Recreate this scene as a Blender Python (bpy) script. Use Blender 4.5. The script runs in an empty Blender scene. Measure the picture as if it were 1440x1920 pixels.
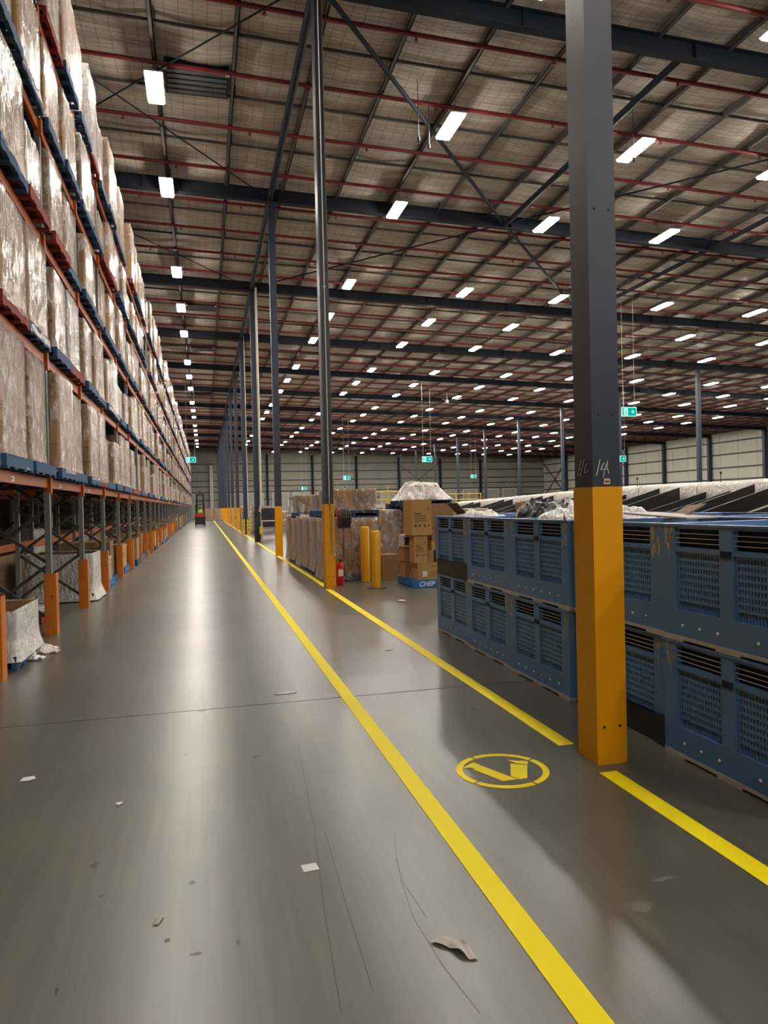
import bpy, math, random
from mathutils import Vector, Matrix, noise
R = random.Random(7)
PI = math.pi

# ------------------------------------------------------------------ camera, world, exposure
EYE = 1.65
FPX = 1340.0
VPX, VPY, ROLL = 384.0, 954.0, 0.023


def _axes():
    y = Vector((VPX - 720, 960 - VPY, FPX)).normalized()
    a, b = -ROLL, 1.0
    c = -(a * y[0] + b * y[1]) / y[2]
    u = Vector((a, b, c)).normalized()
    x = y.cross(u)
    if x[0] < 0:
        x = -x
    return x, y, u


AX, AY, AZ = _axes()


def at(px, py, x=None, y=None, z=None):
    d = Vector((px - 720, 960 - py, FPX))
    r = Vector((d.dot(AX), d.dot(AY), d.dot(AZ)))
    t = (z - EYE) / r[2] if z is not None else (y / r[1] if y is not None else x / r[0])
    return Vector((r[0] * t, r[1] * t, r[2] * t + EYE))


cam_data = bpy.data.cameras.new('camera')
cam_data.sensor_fit = 'HORIZONTAL'
cam_data.sensor_width = 36
cam_data.lens = FPX / 1440 * 36
cam_data.clip_start = 0.05
cam_data.clip_end = 400
cam = bpy.data.objects.new('camera', cam_data)
bpy.context.scene.collection.objects.link(cam)
cam.matrix_world = Matrix(((AX[0], AX[1], -AX[2], 0), (AY[0], AY[1], -AY[2], 0), (AZ[0], AZ[1], -AZ[2], EYE), (0, 0, 0, 1)))
bpy.context.scene.camera = cam

world = bpy.data.worlds.new('world')
bpy.context.scene.world = world
world.use_nodes = True
world.node_tree.nodes['Background'].inputs[0].default_value = (0.5, 0.55, 0.6, 1)
world.node_tree.nodes['Background'].inputs[1].default_value = 0.02

sc = bpy.context.scene
sc.view_settings.view_transform = 'Standard'
sc.view_settings.look = 'None'
sc.view_settings.gamma = 1
sc.view_settings.use_curve_mapping = False
sc.view_settings.exposure = 0.0
LAMP = 132.0
try:
    cy = sc.cycles
    cy.use_denoising = True
    cy.max_bounces = 6
    cy.diffuse_bounces = 4
    cy.glossy_bounces = 3
    cy.transmission_bounces = 3
    cy.transparent_max_bounces = 10
    cy.sample_clamp_indirect = 6.0
    cy.caustics_reflective = False
    cy.caustics_refractive = False
    cy.use_light_tree = True
    cy.use_adaptive_sampling = True
    cy.adaptive_threshold = 0.035
except Exception:
    pass

C = sc.collection

# ------------------------------------------------------------------ materials


def lin(r, g, b):
    f = lambda c: (c / 255 / 12.92) if c <= 10 else ((c / 255 + 0.055) / 1.055) ** 2.4
    return (f(r), f(g), f(b), 1)


class Mat:
    def __init__(self, name):
        self.m = bpy.data.materials.new(name)
        self.m.use_nodes = True
        self.nt = self.m.node_tree
        self.b = self.nt.nodes['Principled BSDF']
        self.out = self.nt.nodes['Material Output']

    def n(self, t, **k):
        o = self.nt.nodes.new(t)
        for a, v in k.items():
            if a in o.inputs:
                o.inputs[a].default_value = v
            else:
                setattr(o, a, v)
        return o

    def l(self, a, b):
        self.nt.links.new(a, b)


def coords(M, scale=(1, 1, 1), kind='Object', rot=(0, 0, 0)):
    tc = M.n('ShaderNodeTexCoord')
    mp = M.n('ShaderNodeMapping')
    mp.inputs['Scale'].default_value = scale
    mp.inputs['Rotation'].default_value = rot
    M.l(tc.outputs[kind], mp.inputs['Vector'])
    return mp.outputs['Vector']


def simple(name, col, rough=0.5, metal=0.0, var=0.12, scale=6.0, bump=0.0, spec=0.5, stretch=(1, 1, 1), rand=0.0, bumpscale=None):
    M = Mat(name)
    M.b.inputs['Roughness'].default_value = rough
    M.b.inputs['Metallic'].default_value = metal
    M.b.inputs['Specular IOR Level'].default_value = spec
    v = coords(M, stretch)
    no = M.n('ShaderNodeTexNoise', Scale=scale, Detail=5.0, Roughness=0.6)
    M.l(v, no.inputs['Vector'])
    mx = M.n('ShaderNodeMix', data_type='RGBA')
    lo = tuple(c * (1 - var) for c in col[:3]) + (1,)
    hi = tuple(min(1, c * (1 + var)) for c in col[:3]) + (1,)
    mx.inputs[6].default_value = lo
    mx.inputs[7].default_value = hi
    M.l(no.outputs['Fac'], mx.inputs[0])
    src = mx.outputs[2]
    if rand:
        oi = M.n('ShaderNodeObjectInfo')
        mr = M.n('ShaderNodeMapRange')
        mr.inputs[3].default_value = 1 - rand
        mr.inputs[4].default_value = 1 + rand
        M.l(oi.outputs['Random'], mr.inputs[0])
        hs = M.n('ShaderNodeHueSaturation')
        M.l(mr.outputs[0], hs.inputs['Value'])
        M.l(src, hs.inputs['Color'])
        src = hs.outputs[0]
    M.l(src, M.b.inputs['Base Color'])
    if bump:
        nb = M.n('ShaderNodeTexNoise', Scale=bumpscale or scale * 3, Detail=4.0)
        M.l(v, nb.inputs['Vector'])
        bp = M.n('ShaderNodeBump', Strength=bump, Distance=0.02)
        M.l(nb.outputs['Fac'], bp.inputs['Height'])
        M.l(bp.outputs[0], M.b.inputs['Normal'])
    return M.m


def emit(name, col, s):
    M = Mat(name)
    M.nt.nodes.remove(M.b)
    e = M.n('ShaderNodeEmission')
    e.inputs[0].default_value = col
    e.inputs[1].default_value = s
    M.l(e.outputs[0], M.out.inputs[0])
    return M.m


def film_mat(name, base, facs, rough, bump, graze=0.75):
    """wrinkled stretch film: clearer when looked at squarely, milky at a grazing angle"""
    M = Mat(name)
    v = coords(M, (1.0, 1.0, 0.5), rot=(0.5, 0.3, 0))
    n1 = M.n('ShaderNodeTexNoise', Scale=4.5, Detail=6.0, Roughness=0.65, Distortion=1.5)
    M.l(v, n1.inputs['Vector'])
    mr = M.n('ShaderNodeMapRange')
    mr.inputs[1].default_value = 0.42
    mr.inputs[2].default_value = 0.66
    mr.inputs[3].default_value = facs[0]
    mr.inputs[4].default_value = facs[1]
    M.l(n1.outputs['Fac'], mr.inputs[0])
    lw = M.n('ShaderNodeLayerWeight', Blend=0.5)
    m1 = M.n('ShaderNodeMath', operation='MULTIPLY')
    M.l(lw.outputs['Facing'], m1.inputs[0])
    m1.inputs[1].default_value = graze
    ad = M.n('ShaderNodeMath', operation='ADD', use_clamp=True)
    M.l(m1.outputs[0], ad.inputs[0])
    M.l(mr.outputs[0], ad.inputs[1])
    n2 = M.n('ShaderNodeTexNoise', Scale=7.0, Detail=3.0, Roughness=0.55, Distortion=2.5)
    M.l(v, n2.inputs['Vector'])
    n3 = M.n('ShaderNodeTexVoronoi', Scale=11.0, feature='DISTANCE_TO_EDGE')
    M.l(v, n3.inputs['Vector'])
    am = M.n('ShaderNodeMath', operation='MULTIPLY_ADD')
    M.l(n3.outputs['Distance'], am.inputs[0])
    am.inputs[1].default_value = 0.5
    M.l(n2.outputs['Fac'], am.inputs[2])
    bp = M.n('ShaderNodeBump', Strength=bump, Distance=0.06)
    M.l(am.outputs[0], bp.inputs['Height'])
    M.b.inputs['Base Color'].default_value = base
    M.b.inputs['Roughness'].default_value = rough
    M.b.inputs['Specular IOR Level'].default_value = 1.0
    M.l(bp.outputs[0], M.b.inputs['Normal'])
    tr = M.n('ShaderNodeBsdfTransparent')
    ms = M.n('ShaderNodeMixShader')
    M.l(ad.outputs[0], ms.inputs[0])
    M.l(tr.outputs[0], ms.inputs[1])
    M.l(M.b.outputs[0], ms.inputs[2])
    M.l(ms.outputs[0], M.out.inputs[0])
    return M.m


def floor_mat():
    M = Mat('polished_concrete')
    v = coords(M, (1, 1, 1))
    n1 = M.n('ShaderNodeTexNoise', Scale=0.5, Detail=5.0, Roughness=0.55, Distortion=0.2)
    M.l(v, n1.inputs['Vector'])
    cr = M.n('ShaderNodeValToRGB')
    cr.color_ramp.elements[0].position = 0.3
    cr.color_ramp.elements[0].color = (0.096, 0.091, 0.070, 1)
    cr.color_ramp.elements[1].position = 0.72
    cr.color_ramp.elements[1].color = (0.150, 0.142, 0.112, 1)
    M.l(n1.outputs['Fac'], cr.inputs[0])
    # long tyre and sweeping streaks along the aisle
    v2 = coords(M, (9.0, 0.35, 1))
    n2 = M.n('ShaderNodeTexNoise', Scale=1.6, Detail=5.0, Roughness=0.7)
    M.l(v2, n2.inputs['Vector'])
    mr = M.n('ShaderNodeMapRange')
    mr.inputs[1].default_value = 0.3
    mr.inputs[2].default_value = 0.75
    mr.inputs[3].default_value = 0.82
    mr.inputs[4].default_value = 1.16
    M.l(n2.outputs['Fac'], mr.inputs[0])
    mx = M.n('ShaderNodeMix', data_type='RGBA', blend_type='MULTIPLY')
    mx.inputs[0].default_value = 1
    M.l(cr.outputs[0], mx.inputs[6])
    M.l(mr.outputs[0], mx.inputs[7])
    M.l(mx.outputs[2], M.b.inputs['Base Color'])
    n3 = M.n('ShaderNodeTexNoise', Scale=1.2, Detail=6.0, Roughness=0.6)
    M.l(v, n3.inputs['Vector'])
    m3 = M.n('ShaderNodeMapRange')
    m3.inputs[1].default_value = 0.3
    m3.inputs[2].default_value = 0.7
    m3.inputs[3].default_value = 0.277
    m3.inputs[4].default_value = 0.305
    M.l(n3.outputs['Fac'], m3.inputs[0])
    M.l(m3.outputs[0], M.b.inputs['Roughness'])
    M.b.inputs['Specular IOR Level'].default_value = 0.75
    return M.m


def roof_mat():
    M = Mat('foil_insulation')
    v = coords(M)
    sx = M.n('ShaderNodeSeparateXYZ')
    M.l(v, sx.inputs[0])

    def lines(out, period, width):
        a = M.n('ShaderNodeMath', operation='DIVIDE')
        M.l(out, a.inputs[0])
        a.inputs[1].default_value = period
        f = M.n('ShaderNodeMath', operation='FRACT')
        M.l(a.outputs[0], f.inputs[0])
        c = M.n('ShaderNodeMath', operation='LESS_THAN')
        M.l(f.outputs[0], c.inputs[0])
        c.inputs[1].default_value = width / period
        return c.outputs[0]
    lx = lines(sx.outputs[0], 0.31, 0.02)
    ly = lines(sx.outputs[1], 0.15, 0.016)
    mxm = M.n('ShaderNodeMath', operation='MAXIMUM')
    M.l(lx, mxm.inputs[0])
    M.l(ly, mxm.inputs[1])
    v2 = coords(M, (0.5, 3.2, 1))
    n1 = M.n('ShaderNodeTexNoise', Scale=1.0, Detail=6.0, Roughness=0.65)
    M.l(v2, n1.inputs['Vector'])
    cr = M.n('ShaderNodeValToRGB')
    cr.color_ramp.elements[0].position = 0.3
    cr.color_ramp.elements[0].color = (0.30, 0.26, 0.22, 1)
    cr.color_ramp.elements[1].position = 0.7
    cr.color_ramp.elements[1].color = (0.80, 0.71, 0.62, 1)
    M.l(n1.outputs['Fac'], cr.inputs[0])
    mx = M.n('ShaderNodeMix', data_type='RGBA')
    M.l(cr.outputs[0], mx.inputs[6])
    mx.inputs[7].default_value = (0.16, 0.14, 0.12, 1)
    mm = M.n('ShaderNodeMath', operation='MULTIPLY')
    mm.inputs[1].default_value = 0.6
    M.l(mxm.outputs[0], mm.inputs[0])
    M.l(mm.outputs[0], mx.inputs[0])
    M.l(mx.outputs[2], M.b.inputs['Base Color'])
    M.b.inputs['Roughness'].default_value = 0.55
    M.b.inputs['Metallic'].default_value = 0.0
    v3 = coords(M, (1.4, 7.0, 1))
    n2 = M.n('ShaderNodeTexNoise', Scale=1.5, Detail=4.0)
    M.l(v3, n2.inputs['Vector'])
    bp = M.n('ShaderNodeBump', Strength=0.8, Distance=0.05)
    M.l(n2.outputs['Fac'], bp.inputs['Height'])
    M.l(bp.outputs[0], M.b.inputs['Normal'])
    return M.m


def clad_mat(name, col, axis):
    M = Mat(name)
    v = coords(M)
    sx = M.n('ShaderNodeSeparateXYZ')
    M.l(v, sx.inputs[0])
    a = M.n('ShaderNodeMath', operation='MULTIPLY')
    M.l(sx.outputs[axis], a.inputs[0])
    a.inputs[1].default_value = 2 * PI / 0.3
    s = M.n('ShaderNodeMath', operation='SINE')
    M.l(a.outputs[0], s.inputs[0])
    bp = M.n('ShaderNodeBump', Strength=0.5, Distance=0.03)
    M.l(s.outputs[0], bp.inputs['Height'])
    M.l(bp.outputs[0], M.b.inputs['Normal'])
    n1 = M.n('ShaderNodeTexNoise', Scale=0.4, Detail=4.0)
    M.l(v, n1.inputs['Vector'])
    mx = M.n('ShaderNodeMix', data_type='RGBA')
    mx.inputs[6].default_value = tuple(c * 0.85 for c in col[:3]) + (1,)
    mx.inputs[7].default_value = tuple(min(1, c * 1.12) for c in col[:3]) + (1,)
    M.l(n1.outputs['Fac'], mx.inputs[0])
    M.l(mx.outputs[2], M.b.inputs['Base Color'])
    M.b.inputs['Roughness'].default_value = 0.55
    return M.m


def worn_paint(name, col, chip, rough, level, lowz=None):
    """paint with chips that stay where they are; more of them near the foot"""
    M = Mat(name)
    v = coords(M)
    n1 = M.n('ShaderNodeTexNoise', Scale=9.0, Detail=6.0, Roughness=0.7)
    M.l(v, n1.inputs['Vector'])
    src = n1.outputs['Fac']
    if lowz:
        sx = M.n('ShaderNodeSeparateXYZ')
        M.l(v, sx.inputs[0])
        mr = M.n('ShaderNodeMapRange')
        mr.inputs[1].default_value = 0.0
        mr.inputs[2].default_value = lowz
        mr.inputs[3].default_value = 0.12
        mr.inputs[4].default_value = 0.0
        M.l(sx.outputs[2], mr.inputs[0])
        ad = M.n('ShaderNodeMath', operation='ADD')
        M.l(src, ad.inputs[0])
        M.l(mr.outputs[0], ad.inputs[1])
        src = ad.outputs[0]
    st = M.n('ShaderNodeMapRange')
    st.inputs[1].default_value = level
    st.inputs[2].default_value = level + 0.02
    M.l(src, st.inputs[0])
    mx = M.n('ShaderNodeMix', data_type='RGBA')
    mx.inputs[6].default_value = col
    mx.inputs[7].default_value = chip
    M.l(st.outputs[0], mx.inputs[0])
    M.l(mx.outputs[2], M.b.inputs['Base Color'])
    M.b.inputs['Roughness'].default_value = rough
    M.b.inputs['Specular IOR Level'].default_value = 0.3
    return M.m


M_FLOOR = floor_mat()
M_JOINT = simple('joint_filler', (0.02, 0.018, 0.015, 1), 0.8)
M_LINE = worn_paint('yellow_floor_paint', (1.0, 0.80, 0.0, 1), (0.7, 0.5, 0.02, 1), 0.6, 0.80)
M_ROOF = roof_mat()
M_NAVY = simple('navy_steel_paint', (0.020, 0.029, 0.056, 1), 0.38, 0, 0.15, 3)
M_NAVYD = simple('dark_rafter_steel', (0.013, 0.017, 0.028, 1), 0.65, 0, 0.2, 2, spec=0.25)
M_GALV = simple('galvanised_purlin', (0.115, 0.105, 0.095, 1), 0.6, 0.2, 0.15, 3)
M_RED = simple('red_pipe_paint', (0.22, 0.02, 0.028, 1), 0.4, 0, 0.15, 3)
M_GUARD = worn_paint('yellow_guard_paint', (0.85, 0.36, 0.002, 1), (0.07, 0.035, 0.015, 1), 0.42, 0.735, 0.35)
M_BOLLARD = simple('yellow_bollard_paint', (0.80, 0.38, 0.004, 1), 0.38, 0, 0.08, 4)
M_ORANGE = simple('orange_guard_paint', (0.60, 0.16, 0.006, 1), 0.45, 0, 0.12, 5)
M_BEAM = worn_paint('orange_beam_paint', (0.46, 0.10, 0.012, 1), (0.10, 0.05, 0.03, 1), 0.45, 0.66)
M_POST = simple('grey_green_upright', (0.26, 0.28, 0.27, 1), 0.4, 0.5, 0.2, 6)
M_BRACE = simple('dull_brace_steel', (0.07, 0.07, 0.062, 1), 0.5, 0.3, 0.2, 5)
M_BLACK = simple('black_plastic', (0.012, 0.012, 0.013, 1), 0.5, 0, 0.2, 6)
M_DARK = simple('hole_shade', (0.005, 0.009, 0.028, 1), 0.8)  # near-black colour painted in for the shade inside holes, cuts and bins
M_WHITE = simple('white_paint', (0.72, 0.72, 0.70, 1), 0.5, 0, 0.06, 5)
M_PIPE = simple('pale_downpipe', (0.62, 0.58, 0.50, 1), 0.4, 0, 0.08, 3)
M_STEEL = simple('bare_steel', (0.45, 0.45, 0.45, 1), 0.35, 0.9, 0.1, 5)
M_BLUEP = worn_paint('blue_pallet_paint', (0.028, 0.085, 0.19, 1), (0.19, 0.14, 0.09, 1), 0.7, 0.63)
M_BLUEB = simple('bright_blue_pallet_paint', (0.01, 0.16, 0.46, 1), 0.55, 0, 0.12, 8)
M_REDP = worn_paint('red_pallet_paint', (0.24, 0.028, 0.025, 1), (0.12, 0.07, 0.05, 1), 0.7, 0.6)
M_WOOD = simple('grey_timber', (0.20, 0.15, 0.10, 1), 0.8, 0, 0.25, 5, 0.2, stretch=(1, 6, 1))
M_CARD = simple('brown_cardboard', (0.38, 0.21, 0.095, 1), 0.75, 0, 0.1, 4, 0.05, rand=0.22)
M_CARD2 = simple('tan_cardboard', (0.50, 0.28, 0.09, 1), 0.7, 0, 0.07, 4, rand=0.1)
M_CARDW = simple('white_cardboard', (0.62, 0.60, 0.60, 1), 0.6, 0, 0.06, 4, rand=0.1)
M_CARDD = simple('dark_cardboard', (0.22, 0.135, 0.075, 1), 0.8, 0, 0.12, 4, rand=0.2)
M_TAPE = simple('parcel_tape', (0.42, 0.25, 0.10, 1), 0.3)
M_INK = simple('black_print', (0.03, 0.022, 0.015, 1), 0.7)
M_PINK = simple('red_print', (0.45, 0.03, 0.05, 1), 0.6)
M_FILM = film_mat('stretch_film', (0.66, 0.58, 0.54, 1), (0.0, 0.62), 0.15, 1.0, 0.55)
M_FILMT = film_mat('thin_stretch_film', (0.70, 0.66, 0.62, 1), (0.0, 0.65), 0.16, 1.0, 0.5)
M_FILMW = film_mat('white_plastic_film', (0.80, 0.77, 0.75, 1), (0.75, 1.0), 0.22, 0.9, 0.2)
M_BAG = simple('black_bag_film', (0.02, 0.02, 0.022, 1), 0.22, 0, 0.2, 6, 0.9, bumpscale=14)
M_BIN = simple('blue_bin_plastic', (0.10, 0.225, 0.44, 1), 0.36, 0, 0.12, 5)
M_BINI = simple('blue_bin_shaded', (0.085, 0.19, 0.38, 1), 0.45, 0, 0.1, 5)  # bin blue darkened, with shade put into the colour
M_BINL = simple('light_blue_rim', (0.10, 0.20, 0.46, 1), 0.32, 0, 0.1, 5)
M_RESID = simple('label_residue', (0.42, 0.38, 0.31, 1), 0.7, 0, 0.4, 30)
M_EDGE = simple('worn_pale_plastic', (0.50, 0.46, 0.42, 1), 0.6, 0, 0.25, 12)
M_WALLB = clad_mat('grey_wall_cladding', (0.33, 0.32, 0.27, 1), 0)
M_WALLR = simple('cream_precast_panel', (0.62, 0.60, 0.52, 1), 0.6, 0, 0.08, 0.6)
M_WALLL = simple('side_wall_shade_tone', (0.06, 0.055, 0.05, 1), 0.8)  # dark tone stands in for the unlit space behind the racks
M_GIRT = simple('dark_girt', (0.05, 0.052, 0.055, 1), 0.5)
M_DOOR = simple('roller_door_grey', (0.42, 0.41, 0.37, 1), 0.5, 0, 0.06, 2)
M_LAMP = emit('lamp_diffuser_light', (1.0, 0.93, 0.83, 1), LAMP)
M_HOUSE = simple('lamp_housing_white', (0.6, 0.6, 0.6, 1), 0.4)
M_EXG = emit('exit_sign_green', (0.0, 0.45, 0.32, 1), 1.0)
M_EXW = emit('exit_sign_white', (0.55, 1.0, 0.95, 1), 1.3)
M_EXB = simple('exit_sign_body', (0.5, 0.6, 0.58, 1), 0.5)
M_SORT = film_mat('sorter_cover', (0.62, 0.58, 0.53, 1), (1.0, 1.0), 0.3, 0.8)
M_CHUTE = simple('black_chute_panel', (0.018, 0.018, 0.019, 1), 0.42, 0, 0.15, 4)
M_REDT = simple('red_truck_paint', (0.55, 0.02, 0.015, 1), 0.35)
M_HIVIS = simple('hi_vis_fabric', (0.55, 0.80, 0.10, 1), 0.8)
M_SKIN = simple('skin', (0.45, 0.25, 0.17, 1), 0.6)
M_HAIR = simple('dark_hair', (0.02, 0.015, 0.012, 1), 0.7)
M_EXT = simple('extinguisher_red', (0.50, 0.01, 0.015, 1), 0.25)
M_HOSE = simple('hose_rubber', (0.035, 0.03, 0.028, 1), 0.5)
M_REEL = simple('hose_reel_red', (0.20, 0.02, 0.02, 1), 0.4)
M_PAPER = simple('white_paper', (0.75, 0.74, 0.72, 1), 0.8)
M_YRAIL = simple('yellow_rail_paint', (0.75, 0.50, 0.02, 1), 0.4)
M_CHALK = simple('chalk', (0.55, 0.55, 0.57, 1), 0.9, 0, 0.35, 60)
M_STICK = simple('cream_sticker', (0.60, 0.52, 0.28, 1), 0.6)
M_GLASSD = simple('dark_window_glass', (0.03, 0.03, 0.035, 1), 0.1)
M_TEXTW = simple('white_lettering', (0.75, 0.8, 0.85, 1), 0.5)
M_CABLE = simple('dark_cable', (0.03, 0.03, 0.03, 1), 0.5)

# ------------------------------------------------------------------ builders


class MB:
    def __init__(self):
        self.v, self.f, self.m, self.s = [], [], [], []

    def add(self, vs, fs, mi=0, smooth=False):
        o = len(self.v)
        self.v += [tuple(p) for p in vs]
        for f in fs:
            self.f.append(tuple(i + o for i in f))
            self.m.append(mi)
            self.s.append(smooth)
        return self

    def box(self, x0, x1, y0, y1, z0, z1, mi=0):
        vs = [(x0, y0, z0), (x1, y0, z0), (x1, y1, z0), (x0, y1, z0), (x0, y0, z1), (x1, y0, z1), (x1, y1, z1), (x0, y1, z1)]
        return self.add(vs, [(0, 3, 2, 1), (4, 5, 6, 7), (0, 1, 5, 4), (1, 2, 6, 5), (2, 3, 7, 6), (3, 0, 4, 7)], mi)

    def bar(self, p, q, w, h, mi=0, up=(0, 0, 1)):
        p, q = Vector(p), Vector(q)
        d = (q - p).normalized()
        u = Vector(up)
        if abs(d.dot(u)) > 0.98:
            u = Vector((1, 0, 0))
        s = d.cross(u).normalized() * (w / 2)
        t = s.cross(d).normalized() * (h / 2)
        vs = []
        for c in (p, q):
            vs += [c - s - t, c + s - t, c + s + t, c - s + t]
        return self.add(vs, [(0, 1, 2, 3), (7, 6, 5, 4), (0, 4, 5, 1), (1, 5, 6, 2), (2, 6, 7, 3), (3, 7, 4, 0)], mi)

    def cyl(self, p, q, r, n=10, mi=0, r2=None, caps=True):
        p, q = Vector(p), Vector(q)
        d = (q - p).normalized()
        u = Vector((0, 0, 1)) if abs(d.z) < 0.9 else Vector((1, 0, 0))
        s = d.cross(u).normalized()
        t = d.cross(s)
        r2 = r if r2 is None else r2
        vs = []
        for c, rr in ((p, r), (q, r2)):
            for i in range(n):
                a = 2 * PI * i / n
                vs.append(c + s * (math.cos(a) * rr) + t * (math.sin(a) * rr))
        fs = [(i, (i + 1) % n, n + (i + 1) % n, n + i) for i in range(n)]
        self.add(vs, fs, mi, True)
        if caps:
            self.add(vs[:n], [tuple(reversed(range(n)))], mi)
            self.add(vs[n:], [tuple(range(n))], mi)
        return self

    def lathe(self, prof, c=(0, 0, 0), n=16, mi=0, axis='z'):
        vs = []
        for r, h in prof:
            for i in range(n):
                a = 2 * PI * i / n
                x, y = r * math.cos(a), r * math.sin(a)
                vs.append((c[0] + x, c[1] + y, c[2] + h) if axis == 'z' else (c[0] + h, c[1] + x, c[2] + y))
        fs = []
        for k in range(len(prof) - 1):
            for i in range(n):
                j = (i + 1) % n
                fs.append((k * n + i, k * n + j, (k + 1) * n + j, (k + 1) * n + i))
        return self.add(vs, fs, mi, True)

    def prism(self, poly, z0, z1, mi=0):
        n = len(poly)
        vs = [(x, y, z0) for x, y in poly] + [(x, y, z1) for x, y in poly]
        fs = [tuple(reversed(range(n))), tuple(range(n, 2 * n))] + [(i, (i + 1) % n, n + (i + 1) % n, n + i) for i in range(n)]
        return self.add(vs, fs, mi)

    def tube(self, pts, r, n=6, mi=0):
        for a, b in zip(pts[:-1], pts[1:]):
            self.cyl(a, b, r, n, mi)
        return self

    def mesh(self, name, mats):
        me = bpy.data.meshes.new(name)
        me.from_pydata(self.v, [], self.f)
        if not isinstance(mats, (list, tuple)):
            mats = [mats]
        for m in mats:
            me.materials.append(m)
        me.polygons.foreach_set('material_index', self.m)
        me.polygons.foreach_set('use_smooth', self.s)
        me.update()
        return me

    def build(self, name, mats, parent=None, loc=(0, 0, 0), rot=0.0):
        return inst(name, self.mesh(name, mats), parent, loc, rot)


def inst(name, mesh, parent=None, loc=(0, 0, 0), rot=0.0, scale=None):
    o = bpy.data.objects.new(name, mesh)
    C.objects.link(o)
    o.location = loc
    if isinstance(rot, (tuple, list)):
        o.rotation_euler = rot
    else:
        o.rotation_euler = (0, 0, rot)
    if scale:
        o.scale = scale
    if parent:
        o.parent = parent
    return o


LABELS = set()


def tag(o, label, cat, group=None, kind=None):
    o['label'] = label
    o['category'] = cat
    if group:
        o['group'] = group
    if kind:
        o['kind'] = kind
    LABELS.add(label)
    return o


def thing(name, label, cat, loc=(0, 0, 0), rot=0.0, group=None, kind=None):
    o = bpy.data.objects.new(name, None)
    C.objects.link(o)
    o.location = loc
    o.rotation_euler = (0, 0, rot)
    return tag(o, label, cat, group, kind)


def stuff(o):
    o['kind'] = 'stuff'
    return o


ONES = ['', 'first', 'second', 'third', 'fourth', 'fifth', 'sixth', 'seventh', 'eighth', 'ninth', 'tenth', 'eleventh', 'twelfth',
        'thirteenth', 'fourteenth', 'fifteenth', 'sixteenth', 'seventeenth', 'eighteenth', 'nineteenth']
TENS = {20: 'twent', 30: 'thirt', 40: 'fort', 50: 'fift', 60: 'sixt'}


def nth(n):
    if n < 20:
        return ONES[n]
    t = n // 10 * 10
    return TENS[t] + 'ieth' if n == t else TENS[t] + 'y-' + ONES[n - t]


def rafter_z(x):      # underside of the rafters
    return 12.05 - 0.031 * x


def roof_z(x):        # underside of the sheeting
    return rafter_z(x) + 0.66


BAY0, BAY = 4.1, 10.2
XL, XR, YN, YF = -7.0, 68.8, -27.0, 136.7

# ------------------------------------------------------------------ floor and walls
mb = MB()
ys = [YN, -14.35, 6.05, 26.45, 46.85, 67.25, 87.65, 108.05, YF]
for a, b in zip(ys[:-1], ys[1:]):
    mb.box(XL, XR, a + 0.007, b - 0.007, -0.15, 0.0, 0)
    mb.box(XL, XR, b - 0.009, b + 0.009, -0.16, -0.004, 1)
fl = mb.build('floor', [M_FLOOR, M_JOINT])
tag(fl, 'polished grey concrete warehouse floor with a dark saw-cut joint', 'floor', kind='structure')

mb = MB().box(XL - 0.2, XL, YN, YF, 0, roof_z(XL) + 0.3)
tag(mb.build('wall_left', M_WALLL), 'side wall behind the pallet racking, coloured dark for the unlit gaps', 'wall', kind='structure')

mb = MB().box(XL, XR, YN - 0.2, YN, 0, roof_z(XL) + 0.3)
tag(mb.build('wall_front', M_WALLR), 'pale end wall far behind the camera position', 'wall', kind='structure')

wb = thing('wall_back', 'far grey clad wall with dark girts at the end of the hall', 'wall', kind='structure')
MB().box(XL, XR, YF, YF + 0.2, 0, roof_z(XL) + 0.3).build('cladding', M_WALLB, wb)
for z in (9.9, 8.4, 6.75, 5.7, 4.66, 3.2):
    MB().box(XL, XR, YF - 0.12, YF, z - 0.09, z + 0.09).build('girt', M_GIRT, wb)
xs = [-5.6 + 8.6 * k for k in range(9)]
for x in xs:
    MB().box(x - 0.2, x + 0.2, YF - 0.45, YF - 0.12, 0, rafter_z(x)).build('wall_column', M_NAVYD, wb)
MB().box(1.0, 1.6, YF - 0.5, YF - 0.13, 0, 9.6).build('pale_duct', M_PIPE, wb)
MB().bar((37, YF - 0.3, 3.2), (46, YF - 0.3, 9.9), 0.1, 0.1).build('wall_brace', M_GIRT, wb)
MB().bar((46, YF - 0.3, 3.2), (37, YF - 0.3, 9.9), 0.1, 0.1).build('wall_brace', M_GIRT, wb)
dno = 0
for k, x in enumerate(xs[:-1]):
    for j in (0, 1):
        dno += 1
        cx = x + 2.4 + j * 3.9
        if 0.4 < cx < 2.4:
            continue
        d = thing('door_%d' % dno, 'closed grey sectional dock door, %s from the left along far wall' % nth(dno), 'dock door', (cx, YF - 0.13, 0), kind='structure')
        for r in range(6):
            MB().box(-1.4, 1.4, -0.05, 0, 0.02 + r * 0.7, 0.68 + r * 0.7).build('door_panel', M_DOOR, d)
        MB().box(-1.55, 1.55, -0.1, 0, 4.25, 4.4).box(-1.55, -1.42, -0.1, 0, 0, 4.25).box(1.42, 1.55, -0.1, 0, 0, 4.25).build('door_frame', M_WHITE, d)
        s = MB().box(-0.3, 0.3, -0.06, 0, 5.0, 5.5, 0).box(-0.2, 0.2, -0.065, -0.05, 5.08, 5.42, 1).build('number_plate', [M_WHITE, M_GIRT], d)

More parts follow.
